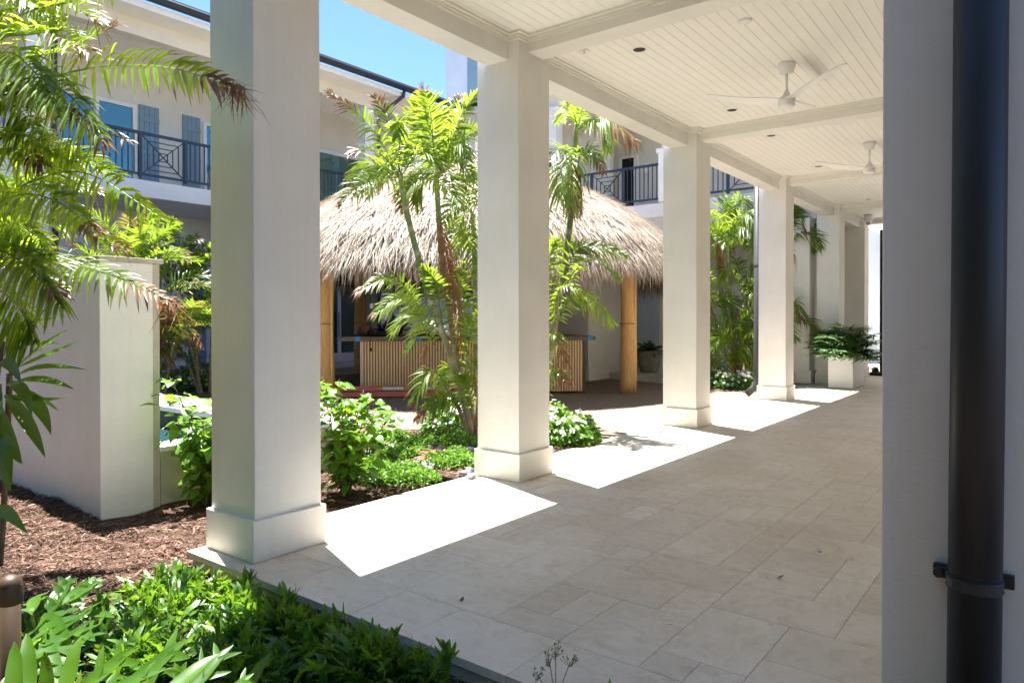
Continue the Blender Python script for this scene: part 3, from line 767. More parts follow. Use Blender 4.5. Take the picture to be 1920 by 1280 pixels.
def railing(name, label, axis, fixed, a0, a1, z0, spiders, h=1.03, posts=()):
    """balcony guard along an axis; spiders: (start, end) of the square lattice panels"""
    e = empty(name, (0, 0, 0), 0, label, 'railing', 'dark blue metal balcony railings')
    def P(t, z): return (fixed, t, z) if axis == 'y' else (t, fixed, z)
    t_, b_ = z0 + h, z0 + .07
    nrmv = (1, 0, 0) if axis == 'y' else (0, 1, 0)
    mb = MB(); mb.bar(P(a0, t_-.03), P(a1, t_-.03), .07, .06); mb.build('handrail', M['rail'], e)
    mb = MB(); mb.bar(P(a0, b_), P(a1, b_), .045, .05); mb.build('bottom_rail', M['rail'], e)
    pp = sorted(set([a0+.02, a1-.02] + [s for sp in spiders for s in sp] + list(posts)))
    proto = None
    for t in pp:
        mb = MB(); mb.bar(P(t, z0), P(t, t_-.06), .07, .07, up=nrmv); mb.build('post', M['rail'], e)
    for i, (s0, s1) in enumerate(spiders):
        mb = MB(); zc, tc = (b_+t_-.06)/2, (s0+s1)/2; hz, ht = (t_-.06-b_)/2, (s1-s0)/2-.03
        for sg in (-1, 1): mb.bar(P(tc-ht, zc-sg*hz), P(tc+ht, zc+sg*hz), .02, .028, up=nrmv)
        for f in (.2, .45, .72):
            c = [P(tc-ht*f, zc-hz*f), P(tc+ht*f, zc-hz*f), P(tc+ht*f, zc+hz*f), P(tc-ht*f, zc+hz*f)]
            for k in range(4): mb.bar(c[k], c[(k+1) % 4], .02, .022, up=nrmv)
        mb.build('lattice_panel', M['rail'], e)
    bal = None
    segs = list(zip(pp[:-1], pp[1:]))
    for s0, s1 in segs:
        if any(abs(s0-q[0]) < .01 for q in spiders): continue
        n = max(1, int(round((s1-s0)/.125)))
        for k in range(1, n):
            t = s0 + (s1-s0)*k/n
            if bal is None:
                mb = MB(); mb.bar((0, 0, b_), (0, 0, t_-.06), .022, .022, up=nrmv); bal = mb.build('baluster', M['rail'], e); bal.location = P(t, 0)
            else:
                o = bal.copy(); COL.objects.link(o); o.parent = e; o.location = P(t, 0)
railing('balcony_railing', 'dark railing with lattice square in front of the blue shutters', 'y', XB, 5.65, 10.35, FZ + .08, [(7.5, 8.55)], posts=(6.6, 9.5))
railing('balcony_railing', 'dark railing of plain bars left of the white balcony column above the hut', 'y', XB, 10.85, 13.85, FZ + .08, [], posts=(11.8,))
railing('balcony_railing', 'short dark railing just behind the palm at the inner corner balcony', 'y', XB, 14.35, 17.2, FZ + .08, [], posts=(15.8,))
railing('balcony_railing', 'dark railing at the far left edge behind the nearest palm fronds', 'y', XB, .5, 5.15, FZ + .08, [(2.3, 3.35)], posts=(4.3,))

# ------------------------------------------------------------------ rear house (faces the camera across the court)
HC = empty('courtyard_house', (0, 0, 0), 0, 'two storey cream house wing behind the thatched hut with an open balcony', 'house')
YB = 17.6
mb = MB(); mb.box(-12.0, 3.2, YB-.08, 21.2, 4.28, FZ); mb.build('balcony_floor', M['band'], HC, bevel=.01)
mb = MB(); mb.box(-12.0, -.28, YB-.02, YB+.28, 3.9, 4.28); mb.build('arcade_beam', M['facade'], HC)
mb = MB(); mb.box(-12.0, -6.98, 19.6, 19.8, FZ, 8.2); mb.build('upper_wall', M['facade'], HC)
mb = MB(); mb.box(-10.5, 8.0, 21.2, 21.4, FZ, 8.2); mb.build('upper_wall', M['facade'], HC)
mb = MB(); mb.box(-14.0, 8.0, 17.3, 21.3, 8.2, 8.34); mb.build('soffit', M['trim'], HC)
mb = MB(); mb.box(-11.2, 8.0, YB-.15, YB+.15, 7.85, 8.2); mb.build('eave_beam', M['facade'], HC)
mb = MB(); mb.box(-3.4, -3.1, 17.9, 21.2, 7.75, 8.2); mb.box(-6.6, -6.3, 19.6, 21.2, 7.75, 8.2); mb.build('cross_beam', M['facade'], HC)
mb = MB(); mb.box(-14.0, -.3, 20.5, 20.8, -.05, 4.28); mb.build('lower_wall', M['band'], HC)
mb = MB(); mb.box(-14.0, -.3, 20.44, 20.5, -.05, .42); mb.build('wall_base', M['trim'], HC)
mb = MB(); mb.box(-11.5, -3.3, 15.92, 20.5, -.05, .14); mb.build('arcade_floor', M['paving'], HC)
mb = MB(); mb.box(-6.3, -4.95, 14.95, 16.9, -.05, 3.1); mb.box(-6.34, -4.91, 14.91, 16.94, -.05, .34); mb.build('pier', M['band'], HC, bevel=.01)
mb = MB(); mb.tube([(-11.1, 17.2, 8.43), (8, 17.2, 8.43)], .085, 14); mb.build('gutter', M['pipe'], HC)
mb = MB()
for k in range(16):
    y0 = 17.18 + k*.27; z0 = 8.52 + k*.27*.42
    mb.add([[-11.3-k*.27, y0, z0+.02],[8, y0, z0+.02],[8, y0+.3, z0+.126],[-11.3-k*.27, y0+.3, z0+.126],[-11.3-k*.27, y0, z0-.012],[8, y0, z0-.012]], [(0,1,2,3),(4,5,1,0)])
mb.build('roof', M['roof'], HC)
for x in (-11.2, -7.75, -4.0, -.6):
    mb = MB(); mb.box(x-.17, x+.17, YB-.17, YB+.17, FZ, 7.86)
    mb.box(x-.24, x+.24, YB-.24, YB+.24, FZ, FZ+1.30); mb.box(x-.285, x+.285, YB-.285, YB+.285, FZ+1.30, FZ+1.42)
    mb.box(x-.22, x+.22, YB-.22, YB+.22, 7.62, 7.86)
    mb.build('balcony_column', M['band'], HC, bevel=.006)
    if x > -11: 
        mb = MB(); mb.box(x-.22, x+.22, YB-.22, YB+.22, 0, 3.9); mb.box(x-.27, x+.27, YB-.27, YB+.27, 0, .3); mb.build('arcade_column', M['band'], HC, bevel=.006)
# balcony door, deep in shade
mb = MB(); mb.box(-7.50, -7.40, 21.12, 21.2, FZ, 7.0); mb.box(-6.95, -6.82, 21.12, 21.2, FZ, 7.0); mb.box(-7.40, -6.95, 21.12, 21.2, 6.92, 7.0)
bd = mb.build('door', M['frame'], HC)
mb = MB(); mb.box(-7.40, -6.95, 21.14, 21.18, FZ, 6.92); mb.build('pane', M['dark'], bd)
mb = MB(); mb.box(-6.55, -6.38, 21.1, 21.2, 6.35, 6.65); mb.build('wall_light', M['white'], HC)
for x, y in ((-3.55, 20.44), (-4.3, 20.44)):
    pass
railing('balcony_railing', 'dark railing with lattice square beside the dark balcony door above the hut', 'x', YB, -7.5, -4.25, FZ + .06, [(-6.45, -5.42)])
railing('balcony_railing', 'dark railing with lattice square above the corner palms', 'x', YB, -3.75, -.85, FZ + .06, [(-2.42, -1.38)])
railing('balcony_railing', 'dark plain railing of the rear balcony behind the tall green palm', 'x', YB, -10.9, -8.0, FZ + .06, [], posts=(-9.5,))

# tower beyond the roofs
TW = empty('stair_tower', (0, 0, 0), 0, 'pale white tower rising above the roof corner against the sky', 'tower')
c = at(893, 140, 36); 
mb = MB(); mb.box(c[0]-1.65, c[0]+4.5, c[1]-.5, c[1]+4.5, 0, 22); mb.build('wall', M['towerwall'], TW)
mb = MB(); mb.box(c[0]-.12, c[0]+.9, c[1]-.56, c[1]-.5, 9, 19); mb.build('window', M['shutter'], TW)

# ------------------------------------------------------------------ tall garden wall and pool
GW = empty('garden_wall', (-2.0, 2.5, 0), 0, 'tall freestanding white garden wall with stone coping left of the near column', 'wall')
mb = MB(); mb.box(-6.5, 0, 0, .43, -.4, 1.99); mb.build('wall_face', M['stucco'], GW, bevel=.006)
mb = MB(); mb.box(-6.5, -.005, .43, .49, -.4, 1.985); mb.build('stone_cladding', M['lime'], GW, bevel=.004)
mb = MB(); mb.box(-6.52, .010, -.010, .52, 1.99, 2.03); mb.build('coping', M['lime'], GW, bevel=.004)
PW = empty('pool_wall', (-2.02, 3.0, 0), 0, 'low stone pool wall with a pale coping running behind the leafy shrub', 'wall')
mb = MB(); mb.box(-.24, 0, 0, 2.2, -.4, .35); mb.build('wall_face', M['lime'], PW, bevel=.004)
mb = MB(); mb.box(-.27, .012, -.005, 2.22, .35, .395); mb.build('coping', M['frame'], PW, bevel=.004)
mb = MB(); mb.box(-6.5, -.29, 1.50, 2.2, -.4, .33); mb.build('far_wall', M['pebble'], PW)
mb = MB(); mb.box(-6.5, -.29, 1.46, 2.22, .33, .39); mb.build('far_coping', M['frame'], PW, bevel=.004)
mb = MB(); mb.box(-8.4, -2.3, 3.0, 4.48, -.1, .1)
struct(mb, 'pool_water', water_mat())

# ------------------------------------------------------------------ thatched hut (square on posts, turned 45 degrees)
HUT = empty('thatched_hut', (-7, 13, 0), PI/4, 'round thatched hut on peeled log posts in the sand court', 'hut')
prof = [(0.0, 5.55), (.45, 5.40), (1.0, 5.17), (1.75, 4.88), (2.6, 4.55), (3.5, 4.12), (4.2, 3.66), (4.64, 3.24), (4.92, 2.80), (5.0, 2.62)]
base = [(r*.985, z-.09) for r, z in prof]
mb = MB(); mb.lathe(base + [(4.85, 2.45), (4.6, 2.75), (3.5, 3.75), (1.8, 4.6), (.05, 5.2)], 72, sq=.012)
mb.build('thatch_core', M['thatchbase'], HUT, smooth=True)
mb = MB()
rp = np.array([q_[0] for q_ in prof]); zp = np.array([q_[1] for q_ in prof])
sl = np.concatenate([[0], np.cumsum(np.hypot(np.diff(rp), np.diff(zp)))])
n = 95000
r0 = np.sqrt(RNG.uniform(.0, 1, n)) * 5.0
ss = np.interp(r0, rp, sl)
a = RNG.uniform(0, 2*PI, n)
vis = np.cos(a + PI/4 - math.atan2(-13, 11.17)) > -.35     # denser where the court can be seen
keep = vis | (RNG.random(n) < .35); r0, ss, a = r0[keep], ss[keep], a[keep]; n = len(a)
def prof_at(s): return np.interp(s, sl, rp), np.interp(s, sl, zp)
rA, zA = prof_at(ss); rB, zB = prof_at(np.minimum(ss + .12, sl[-1])); rA2, zA2 = prof_at(np.maximum(ss - .12, 0))
dr, dz = rB - rA2, zB - zA2; h = np.hypot(dr, dz) + 1e-9; dr, dz = dr/h, dz/h
rad = np.stack([np.cos(a), np.sin(a), 0*a], -1); tan = np.stack([-np.sin(a), np.cos(a), 0*a], -1)
Dn = rad*dr[:, None] + np.array([0, 0, 1.0])*dz[:, None]
Nn = -rad*dz[:, None] + np.array([0, 0, 1.0])*dr[:, None]
clump = np.sin(a*23 + 3*np.sin(ss*5)) * .5 + np.sin(a*57 + ss*9) * .35
D = nrm(Dn + tan*(RNG.normal(0, .28, n) + .18*clump)[:, None] + Nn*RNG.normal(.09, .10, n)[:, None])
P = rad*rA[:, None] + np.array([0, 0, 1.0])*zA[:, None] + Nn*RNG.uniform(-.06, .03, n)[:, None]
P = P * (1 + .012*np.cos(4*a))[:, None] ** np.array([1, 1, 0])
hue = np.clip(RNG.normal(.63, .29, n) + .12*clump, 0, 1)
blades(mb, P, D, Nn, RNG.uniform(.26, .55, n), RNG.uniform(.007, .017, n), bend=RNG.uniform(.0, .12, n), prof=(.7, 1, .7, .1), hue=hue)
# hanging fringe
n = 17000
a = RNG.uniform(0, 2*PI, n); rad = np.stack([np.cos(a), np.sin(a), 0*a], -1); tan = np.stack([-np.sin(a), np.cos(a), 0*a], -1)
rr_ = RNG.uniform(4.55, 5.02, n)*(1+.012*np.cos(4*a)); zz = np.interp(rr_, rp, zp) - RNG.uniform(.0, .16, n)
D = nrm(np.array([0, 0, -1.0]) + rad*RNG.uniform(-.10, .28, n)[:, None] + tan*RNG.normal(0, .16, n)[:, None])
blades(mb, rad*rr_[:, None] + np.array([0, 0, 1.0])*zz[:, None], D, rad, RNG.uniform(.28, .66, n), RNG.uniform(.008, .02, n), bend=.0, prof=(.7, 1, .7, .1), hue=np.clip(RNG.normal(.36, .2, n), 0, 1))
mb.build('thatch', M['thatch'], HUT)
for i, (x, y) in enumerate(((2.97, -2.97), (-3.12, -2.95), (-2.97, 2.97), (2.97, 2.97))):
    mb = MB(); k = 14
    zz = np.linspace(-.02, 3.3, k)
    pts = np.stack([x + .012*np.sin(zz*2+i*2), y + .012*np.cos(zz*1.7+i), zz], -1)
    mb.tube(pts, .165*(1 + .05*np.sin(zz*2.3 + i*1.9)) - .006*zz, 22)
    po = mb.build('post', M['log'], HUT, smooth=True)
    mb = MB(); kz = np.linspace(.0, 2.6, 9)
    # lighter split strip with knots
    ang = -.15
    c0 = np.array([x + .158*math.cos(ang - PI/4 + .2), y + .158*math.sin(ang - PI/4 + .2)])
    mb.tube(np.stack([c0[0] + 0*kz, c0[1] + 0*kz, kz], -1), .028, 8)
    mb.build('split_strip', M['logtan'], po, smooth=True)
    mb = MB(); mb.tube([(x + .172*math.cos(t), y + .172*math.sin(t), 1.42 + .012*math.sin(3*t)) for t in np.linspace(0, 2*PI, 25)], .006, 6)
    mb.build('wire_tie', M['dark'], po)
mb = MB()
for p0, p1 in (((-3.2, -2.97, 3.05), (3.2, -2.97, 3.05)), ((-3.2, 2.97, 3.05), (3.2, 2.97, 3.05)), ((-2.97, -3.2, 3.2), (-2.97, 3.2, 3.2)), ((2.97, -3.2, 3.2), (2.97, 3.2, 3.2))):
    mb.tube([p0, p1], .09, 14)
mb.build('ring_beam', M['log'], HUT, smooth=True)

BAR = empty('bar_counter', (-7, 13, 0), PI/4, 'slatted timber bar counter with dark top under the thatched hut', 'bar counter')
mb = MB()
mb.box(-2.45, 2.05, -2.86, -2.35, .03, 1.085); mb.box(-2.45, -1.95, -2.35, .6, .03, 1.085); mb.box(1.55, 2.05, -2.35, .6, .03, 1.085)
mb.build('carcass', M['slatback'], BAR)
mb = MB()
x = -2.45
while x < 2.03:
    mb.add([[x+.006, -2.86, .04],[x+.008, -2.892, .04],[x+.036, -2.892, .04],[x+.040, -2.86, .04],[x+.006, -2.86, 1.085],[x+.008, -2.892, 1.085],[x+.036, -2.892, 1.085],[x+.040, -2.86, 1.085]],
           [(0,1,5,4),(1,2,6,5),(2,3,7,6)], None)
    x += .056
mb.build('slatted_front', M['slat'], BAR)
mb = MB(); mb.box(2.055, 2.10, -2.89, -2.83, .0, 1.085); mb.build('corner_trim', M['greypipe'], BAR)
mb = MB(); mb.box(-2.47, -2.452, -2.89, -2.86, .0, 1.085); mb.build('corner_trim', M['frame'], BAR)
mb = MB(); mb.box(-2.86, 2.28, -2.99, -2.2, 1.09, 1.16); mb.box(-2.86, -1.9, -2.2, .7, 1.09, 1.16); mb.box(1.5, 2.28, -2.2, .7, 1.09, 1.16)
mb.build('countertop', M['counter'], BAR, bevel=.008)
mb = MB(); mb.box(-2.84, 2.26, -2.97, -2.2, 1.162, 1.172); mb.build('paper_cover', M['paper'], BAR)
for x in (-2.52, -1.32, .6, 2.16):
    mb = MB(); mb.box(x-.05, x+.05, -2.996, -2.985, 1.085, 1.166); mb.box(x-.05, x+.05, -2.996, -2.92, 1.166, 1.176); mb.build('blue_tape', M['tape'], BAR)

LD = empty('folded_ladder', (-7, 13, 0), PI/4, 'red fibreglass ladder lying on its side along the foot of the bar', 'ladder')
for z0, yo in ((.015, -3.16), (.125, -3.10)):
    mb = MB(); mb.box(-3.2, .35, yo-.035, yo-.02, z0, z0+.088); mb.box(-3.2, .35, yo-.02, yo+.03, z0, z0+.01); mb.box(-3.2, .35, yo-.02, yo+.03, z0+.078, z0+.088)
    mb.build('rail', M['ladder'], LD, bevel=.002)
mb = MB()
for k in range(11): mb.box(-3.0+k*.31, -2.94+k*.31, -3.13, -3.06, .09, .14)
mb.build('rungs', M['greypipe'], LD)
for x0, x1, m in ((-2.02, -1.62, 'sticker'), (-1.38, -1.1, 'sticker'), (-1.1, -.88, 'tape'), (-2.1, -2.03, 'orange')):
    mb = MB(); mb.box(x0, x1, -3.139, -3.136, .14, .195); mb.build('sticker', M[m], LD)

def lump(name, mat, loc, size, seed, parent=None, squash=1.0):
    r = np.random.default_rng(seed); n, m_ = 18, 12
    th = np.linspace(0, 2*PI, n, endpoint=False); ph = np.linspace(-PI/2, PI/2, m_)
    T_, P_ = np.meshgrid(th, ph)
    k = r.uniform(0, 6, 6)
    R = 1 + .16*np.sin(2*T_+k[0])*np.cos(P_) + .12*np.sin(3*T_+4*P_+k[1]) + .09*np.sin(5*T_-3*P_+k[2])*np.cos(P_)
    v = np.stack([R*np.cos(T_)*np.cos(P_)*size[0], R*np.sin(T_)*np.cos(P_)*size[1], R*np.sin(P_)*size[2]], -1).reshape(-1, 3)
    v[:, 2] = np.maximum(v[:, 2], -size[2]*.55)
    idx = np.arange(n*m_).reshape(m_, n)
    q = np.stack([idx[:-1], np.roll(idx, -1, 1)[:-1], np.roll(idx, -1, 1)[1:], idx[1:]], -1).reshape(-1, 4)
    mb = MB(); mb.add(v, q); o = mb.build(name, mat, parent, smooth=True); o.location = loc; return o
def hutp(x, y, z):
    c_ = math.sqrt(.5); return np.array([-7 + c_*(x - y), 13 + c_*(x + y), z])
tb_ = empty('tool_bag', hutp(-2.1, -2.62, 1.175), PI/4, 'dark lumpy tool bag with a red knob on the left end of the bar', 'bag')
o = lump('bag_body', M['dark'], (0, 0, .05), (.22, .12, .09), 3, tb_); o = lump('bag_flap', M['leather'], (-.1, .03, .09), (.13, .1, .06), 5, tb_)
o = lump('red_knob', M['redplastic'], (.20, -.02, .10), (.05, .05, .05), 8, tb_)
o = lump('leather_pouch', M['leather'], hutp(-2.42, -2.5, 1.175+.1), (.11, .08, .17), 12); o.rotation_euler = (.2, .3, .6); tag(o, 'reddish brown leather pouch standing at the left end of the bar', 'pouch')
mb = MB(); mb.lathe([(.035, -.24), (.056, -.24), (.056, .24), (.035, .24), (.035, -.24)], 20)
o = mb.build('paper_roll', M['paper'], smooth=True); o.location = hutp(-1.42, -2.66, 1.232); o.rotation_euler = (0, PI/2, PI/4 + .25); tag(o, 'short roll of brown kraft paper lying on the bar', 'paper roll')
o = lump('crumpled_paper', M['paper'], hutp(-1.0, -2.6, 1.21), (.26, .16, .06), 21); tag(o, 'crumpled brown paper heap beside the paper roll on the bar', 'paper')
mb = MB(); mb.tube(curve([hutp(-2.25, -3.02, 2.5), hutp(-2.27, -3.03, 1.6), hutp(-2.26, -3.02, .98)], 20), .005, 6); 
pc = mb.build('pendant_cable', M['dark']); tag(pc, 'thin black cable hanging from the thatch past the bar end', 'cable')
mb = MB(); p_ = hutp(-2.26, -3.02, .96); mb.tube([p_, p_ - np.array([0, 0, .07])], .022, 10); mb.build('socket', M['dark'], pc)
mb = MB(); p_ = hutp(-2.25, -3.02, 1.78); mb.box(p_[0]-.035, p_[0]+.035, p_[1]-.01, p_[1]+.01, p_[2]-.05, p_[2]+.05); mb.build('cable_tag', M['frame'], pc)

# ------------------------------------------------------------------ plants
def areca(name, label, base, stems, fronds_per, spread, mat, seed, group=None, low=0, flen=(1.2, 1.7), L=.34, n=26, deadn=0, W=.026):
    """clumping palm: several leaning stems, each with its own fan of fronds"""
    r = np.random.default_rng(seed); base = np.array(base, float)
    e = empty(name, tuple(base), 0, label, 'palm', group)
    cb = MB()
    for k in range(stems):
        a = r.uniform(0, 2*PI); h = spread[2]*r.uniform(.4, 1.0); rad = spread[0]*r.uniform(.3, 1)
        b0 = np.array([math.cos(a), math.sin(a), 0])*.15*r.uniform(.3, 1.4)
        tip = np.array([math.cos(a)*rad, math.sin(a)*rad, h]); mid = b0*.6 + tip*.4 + np.array([0, 0, .1*h])
        stem_mesh([b0, mid, tip], .038, .024, 8).build('stem', M['bark'], e, smooth=True)
        for j in range(fronds_per):
            az = a + r.normal(0, 1.3) if j % 3 == 0 else r.uniform(0, 2*PI)
            rfrond(cb, tip - np.array([0, 0, .02]), az, r.uniform(.35, 1.35), r.uniform(*flen), r.uniform(.25, .65), n=n, L=L, W=W,
                   dry=0.0 if r.random() > .08 else .75, tipdry=r.choice([.8, .92, 1.1]), hue=(.1, .9))
    for j in range(low):
        rfrond(cb, np.array([r.normal(0, .15), r.normal(0, .15), r.uniform(.05, .75)*spread[2]]), r.uniform(0, 2*PI), r.uniform(.2, 1.1), r.uniform(.8, 1.4), r.uniform(.3, .7), n=n, L=L*.85, W=W, tipdry=r.choice([.75, 1.1]))
    cb.build('crown', M[mat], e, smooth=True)
    if deadn:
        db = MB()
        for j in range(deadn):
            rfrond(db, np.array([r.normal(0, .2), r.normal(0, .2), r.uniform(.35, .7)*spread[2]]), r.uniform(0, 2*PI), r.uniform(-.6, .1), r.uniform(.5, .9), .5, n=18, L=.22, W=.016, dry=.6, bend=.9)
        o = db.build('dead_fronds', M['deadfrond'], e, smooth=True); o['label'] = 'brown dried fronds'
    return e

# --- main palm between the first two columns (stems and fronds placed one by one)
def PX_(pts): return [at(*q_) for q_ in pts]
d0 = 9.3
base = gnd(890, 826, -.02)
E1 = empty('clumping_palm', tuple(base), 0, 'tall green clumping palm leaning left beside the second column', 'palm')
def rel(pts): return [at(*q_) - base for q_ in pts]
for pts, r0, r1 in (
    ([(886, 822, 9.3), (866, 740, 9.3), (836, 640, 9.2), (806, 560, 9.1), (786, 490, 9.0), (768, 420, 9.0), (756, 365, 9.0), (750, 325, 9.0)], .046, .032),
    ([(893, 822, 9.35), (876, 740, 9.4), (858, 670, 9.4), (842, 580, 9.4), (830, 500, 9.4), (824, 430, 9.4), (821, 380, 9.4), (818, 330, 9.4)], .046, .034),
    ([(900, 824, 9.4), (897, 720, 9.6), (893, 600, 9.8), (889, 480, 9.9), (886, 400, 9.9)], .038, .026),
    ([(902, 826, 9.5), (880, 700, 9.9), (866, 600, 10.1), (858, 500, 10.2)], .03, .02),
    ([(880, 824, 9.3), (862, 770, 9.2), (842, 735, 9.1), (828, 715, 9.1)], .03, .02)):
    stem_mesh(rel(pts), r0, r1, 12).build('stem', M['bark'], E1, smooth=True)
cb = MB()
def fx(pts, mb=None, **kw):
    u_ = RNG.uniform(.25, .85)
    kw.setdefault('up', np.array([.61, -.79, 0])*u_ + np.array([0, 0, 1.0])*(1-u_) + RNG.normal(0, .12, 3))
    frond(cb if mb is None else mb, rel(pts), **kw)
fk = dict(n=34, L=.36, W=.027)
# stem A crown
fx([(750, 330, 9.0), (712, 262, 8.8), (668, 212, 8.6), (612, 170, 8.5)], n=34, L=.30, W=.024, tipdry=.68, vee=.2, hue=(.7, .9))
fx([(750, 330, 9.0), (738, 262, 9.1), (722, 215, 9.3), (700, 180, 9.4)], tipdry=.7, hue=(.4, .7), n=30, L=.34, W=.026)
fx([(750, 330, 9.0), (765, 270, 9.2), (775, 220, 9.3), (786, 175, 9.4)], tipdry=.9, hue=(.6, .9), **fk)
fx([(750, 332, 9.0), (720, 295, 8.8), (690, 282, 8.6), (655, 292, 8.5)], tipdry=.75, hue=(.3, .6), n=26, L=.28, W=.022)
fx([(752, 335, 9.0), (725, 318, 9.2), (705, 335, 9.3), (692, 370, 9.3)], tipdry=.95, n=24, L=.30, W=.026)
fx([(752, 332, 9.0), (778, 292, 8.7), (800, 290, 8.6), (822, 320, 8.5)], tipdry=.95, **fk)
# stem B crown
fx([(818, 335, 9.4), (812, 270, 9.3), (803, 215, 9.2), (790, 155, 9.0)], tipdry=.74, hue=(.6, .9), n=42, L=.42, W=.028, vee=.15)
fx([(818, 335, 9.4), (812, 262, 9.1), (808, 215, 8.9), (796, 170, 8.7)], tipdry=.95, hue=(.6, .8), n=40, L=.46, W=.030, vee=.05, ang=(70, 35), bend=.3)
fx([(820, 335, 9.4), (845, 270, 9.3), (866, 215, 9.2), (897, 172, 9.1)], tipdry=1.1, hue=(.6, .9), **fk)
fx([(820, 335, 9.4), (850, 280, 9.6), (880, 252, 9.7), (915, 240, 9.8)], tipdry=1.1, **fk)
fx([(818, 338, 9.4), (796, 290, 9.2), (778, 275, 9.0), (758, 290, 8.9)], tipdry=1.1, **fk)
fx([(818, 338, 9.4), (842, 305, 9.2), (866, 305, 9.1), (888, 340, 9.0)], tipdry=1.1, **fk)
fx([(818, 338, 9.4), (838, 325, 9.8), (852, 345, 9.9), (862, 390, 9.9)], tipdry=1.1, **fk)
fx([(818, 338, 9.4), (800, 320, 9.6), (788, 342, 9.7), (778, 385, 9.8)], tipdry=1.1, **fk)
fx([(818, 335, 9.4), (830, 265, 9.8), (842, 215, 10.1), (862, 178, 10.4)], tipdry=.85, **fk)
rs = np.random.default_rng(41)
for top, cnt, dep_ in (((750, 328), 4, 9.0), ((818, 332), 7, 9.4)):
    for k in range(cnt):
        an = rs.uniform(-.5, PI + .5); ln = rs.uniform(70, 135); ex, ey = math.cos(an)*ln, -math.sin(an)*ln
        zz = rs.uniform(-.9, .9)
        fx([(top[0], top[1] + 4, dep_), (top[0] + ex*.35, top[1] + ey*.55 - 12, dep_ + zz*.4), (top[0] + ex*.72, top[1] + ey*.85 - 6, dep_ + zz*.75), (top[0] + ex, top[1] + ey*.9 + 28, dep_ + zz)],
           tipdry=rs.choice([.85, 1.1, 1.1]), n=34, L=rs.uniform(.26, .36), W=.024, hue=(.2, .8), bend=rs.uniform(.3, .6))
# third stem, mostly behind the column
for q_ in ([(886, 402, 9.9), (872, 340, 9.8), (862, 300, 9.7), (850, 270, 9.6)], [(886, 402, 9.9), (866, 380, 9.7), (848, 385, 9.6), (832, 420, 9.5)],
           [(886, 402, 9.9), (905, 350, 9.9), (920, 320, 9.9), (940, 305, 9.9)], [(886, 402, 9.9), (872, 400, 10.1), (862, 430, 10.2), (856, 480, 10.2)],
           [(886, 402, 9.9), (880, 420, 9.6), (886, 470, 9.5), (892, 520, 9.4)], [(888, 480, 9.9), (872, 440, 9.8), (855, 430, 9.7), (838, 445, 9.6)]):
    fx(q_, tipdry=1.1, n=26, L=.32, W=.026)
# mid and low fronds
fx([(800, 600, 9.1), (765, 545, 9.0), (725, 522, 8.9), (668, 548, 8.7)], tipdry=.9, hue=(.4, .7), n=34, L=.30, W=.03, bend=.6)
fx([(806, 640, 9.1), (775, 570, 9.2), (745, 560, 9.2), (700, 590, 9.1)], tipdry=.95, hue=(.7, .95), n=30, L=.34, W=.03, bend=.6)
fx([(820, 660, 9.1), (792, 600, 9.3), (770, 590, 9.4), (735, 625, 9.4)], tipdry=1.1, hue=(.7, .95), n=28, L=.34, W=.03, bend=.5)
fx([(836, 640, 9.2), (822, 560, 9.1), (812, 520, 9.0), (790, 500, 8.9)], tipdry=1.1, n=28, L=.3, W=.03)
fx([(838, 640, 9.2), (812, 610, 9.5), (790, 615, 9.6), (765, 655, 9.6)], tipdry=1.1, n=26, L=.3, W=.03, bend=.6)
fx([(858, 690, 9.4), (860, 600, 9.3), (862, 540, 9.2), (870, 490, 9.1)], tipdry=1.1, n=30, L=.34, W=.032)
fx([(868, 720, 9.4), (880, 640, 9.1), (888, 600, 9.0), (905, 570, 8.9)], tipdry=1.1, hue=(.6, .9), n=30, L=.34, W=.032)
fx([(880, 760, 9.4), (890, 700, 9.0), (900, 680, 8.9), (915, 690, 8.8)], tipdry=1.1, hue=(.6, .9), n=26, L=.32, W=.03)
fx([(842, 735, 9.1), (820, 700, 8.9), (800, 705, 8.8), (776, 760, 8.7)], tipdry=.95, hue=(.2, .5), n=26, L=.32, W=.034, bend=.7)
fx([(868, 770, 9.2), (838, 748, 9.0), (815, 752, 8.9), (782, 785, 8.8)], tipdry=.8, hue=(.2, .6), n=26, L=.26, W=.038, bend=.5)
fx([(870, 760, 9.2), (852, 700, 9.5), (840, 690, 9.6), (822, 720, 9.7)], tipdry=1.1, n=26, L=.3, W=.03, bend=.6)
fx([(888, 780, 9.2), (878, 730, 9.0), (872, 712, 8.9), (862, 705, 8.8)], tipdry=1.1, n=24, L=.26, W=.03)
cb.build('crown', M['palm'], E1, smooth=True)
db = MB()
frond(db, rel([(824, 420, 9.3), (842, 500, 9.2), (858, 570, 9.1), (866, 655, 9.1)]), n=30, L=.34, W=.014, dry=.2, bend=1.0, tipdry=1.1, vee=-.2, ang=(35, 15))
frond(db, rel([(822, 400, 9.3), (834, 450, 9.2), (846, 510, 9.1), (852, 580, 9.1)]), n=26, L=.34, W=.012, dry=.2, bend=1.0, tipdry=1.1, vee=-.2, ang=(30, 12))
frond(db, rel([(800, 640, 9.1), (798, 655, 9.0), (797, 668, 9.0), (797, 684, 9.0)]), n=10, L=.14, W=.012, dry=.2, bend=.8, tipdry=1.1, ang=(30, 12))
frond(db, rel([(890, 700, 9.2), (895, 740, 9.1), (892, 780, 9.1), (888, 812, 9.1)]), n=18, L=.16, W=.014, dry=.9, bend=.9, tipdry=1.1, ang=(30, 12))
o = db.build('dead_frond', M['deadfrond'], E1, smooth=True); o['label'] = 'rust brown dead fronds hanging down the stem'

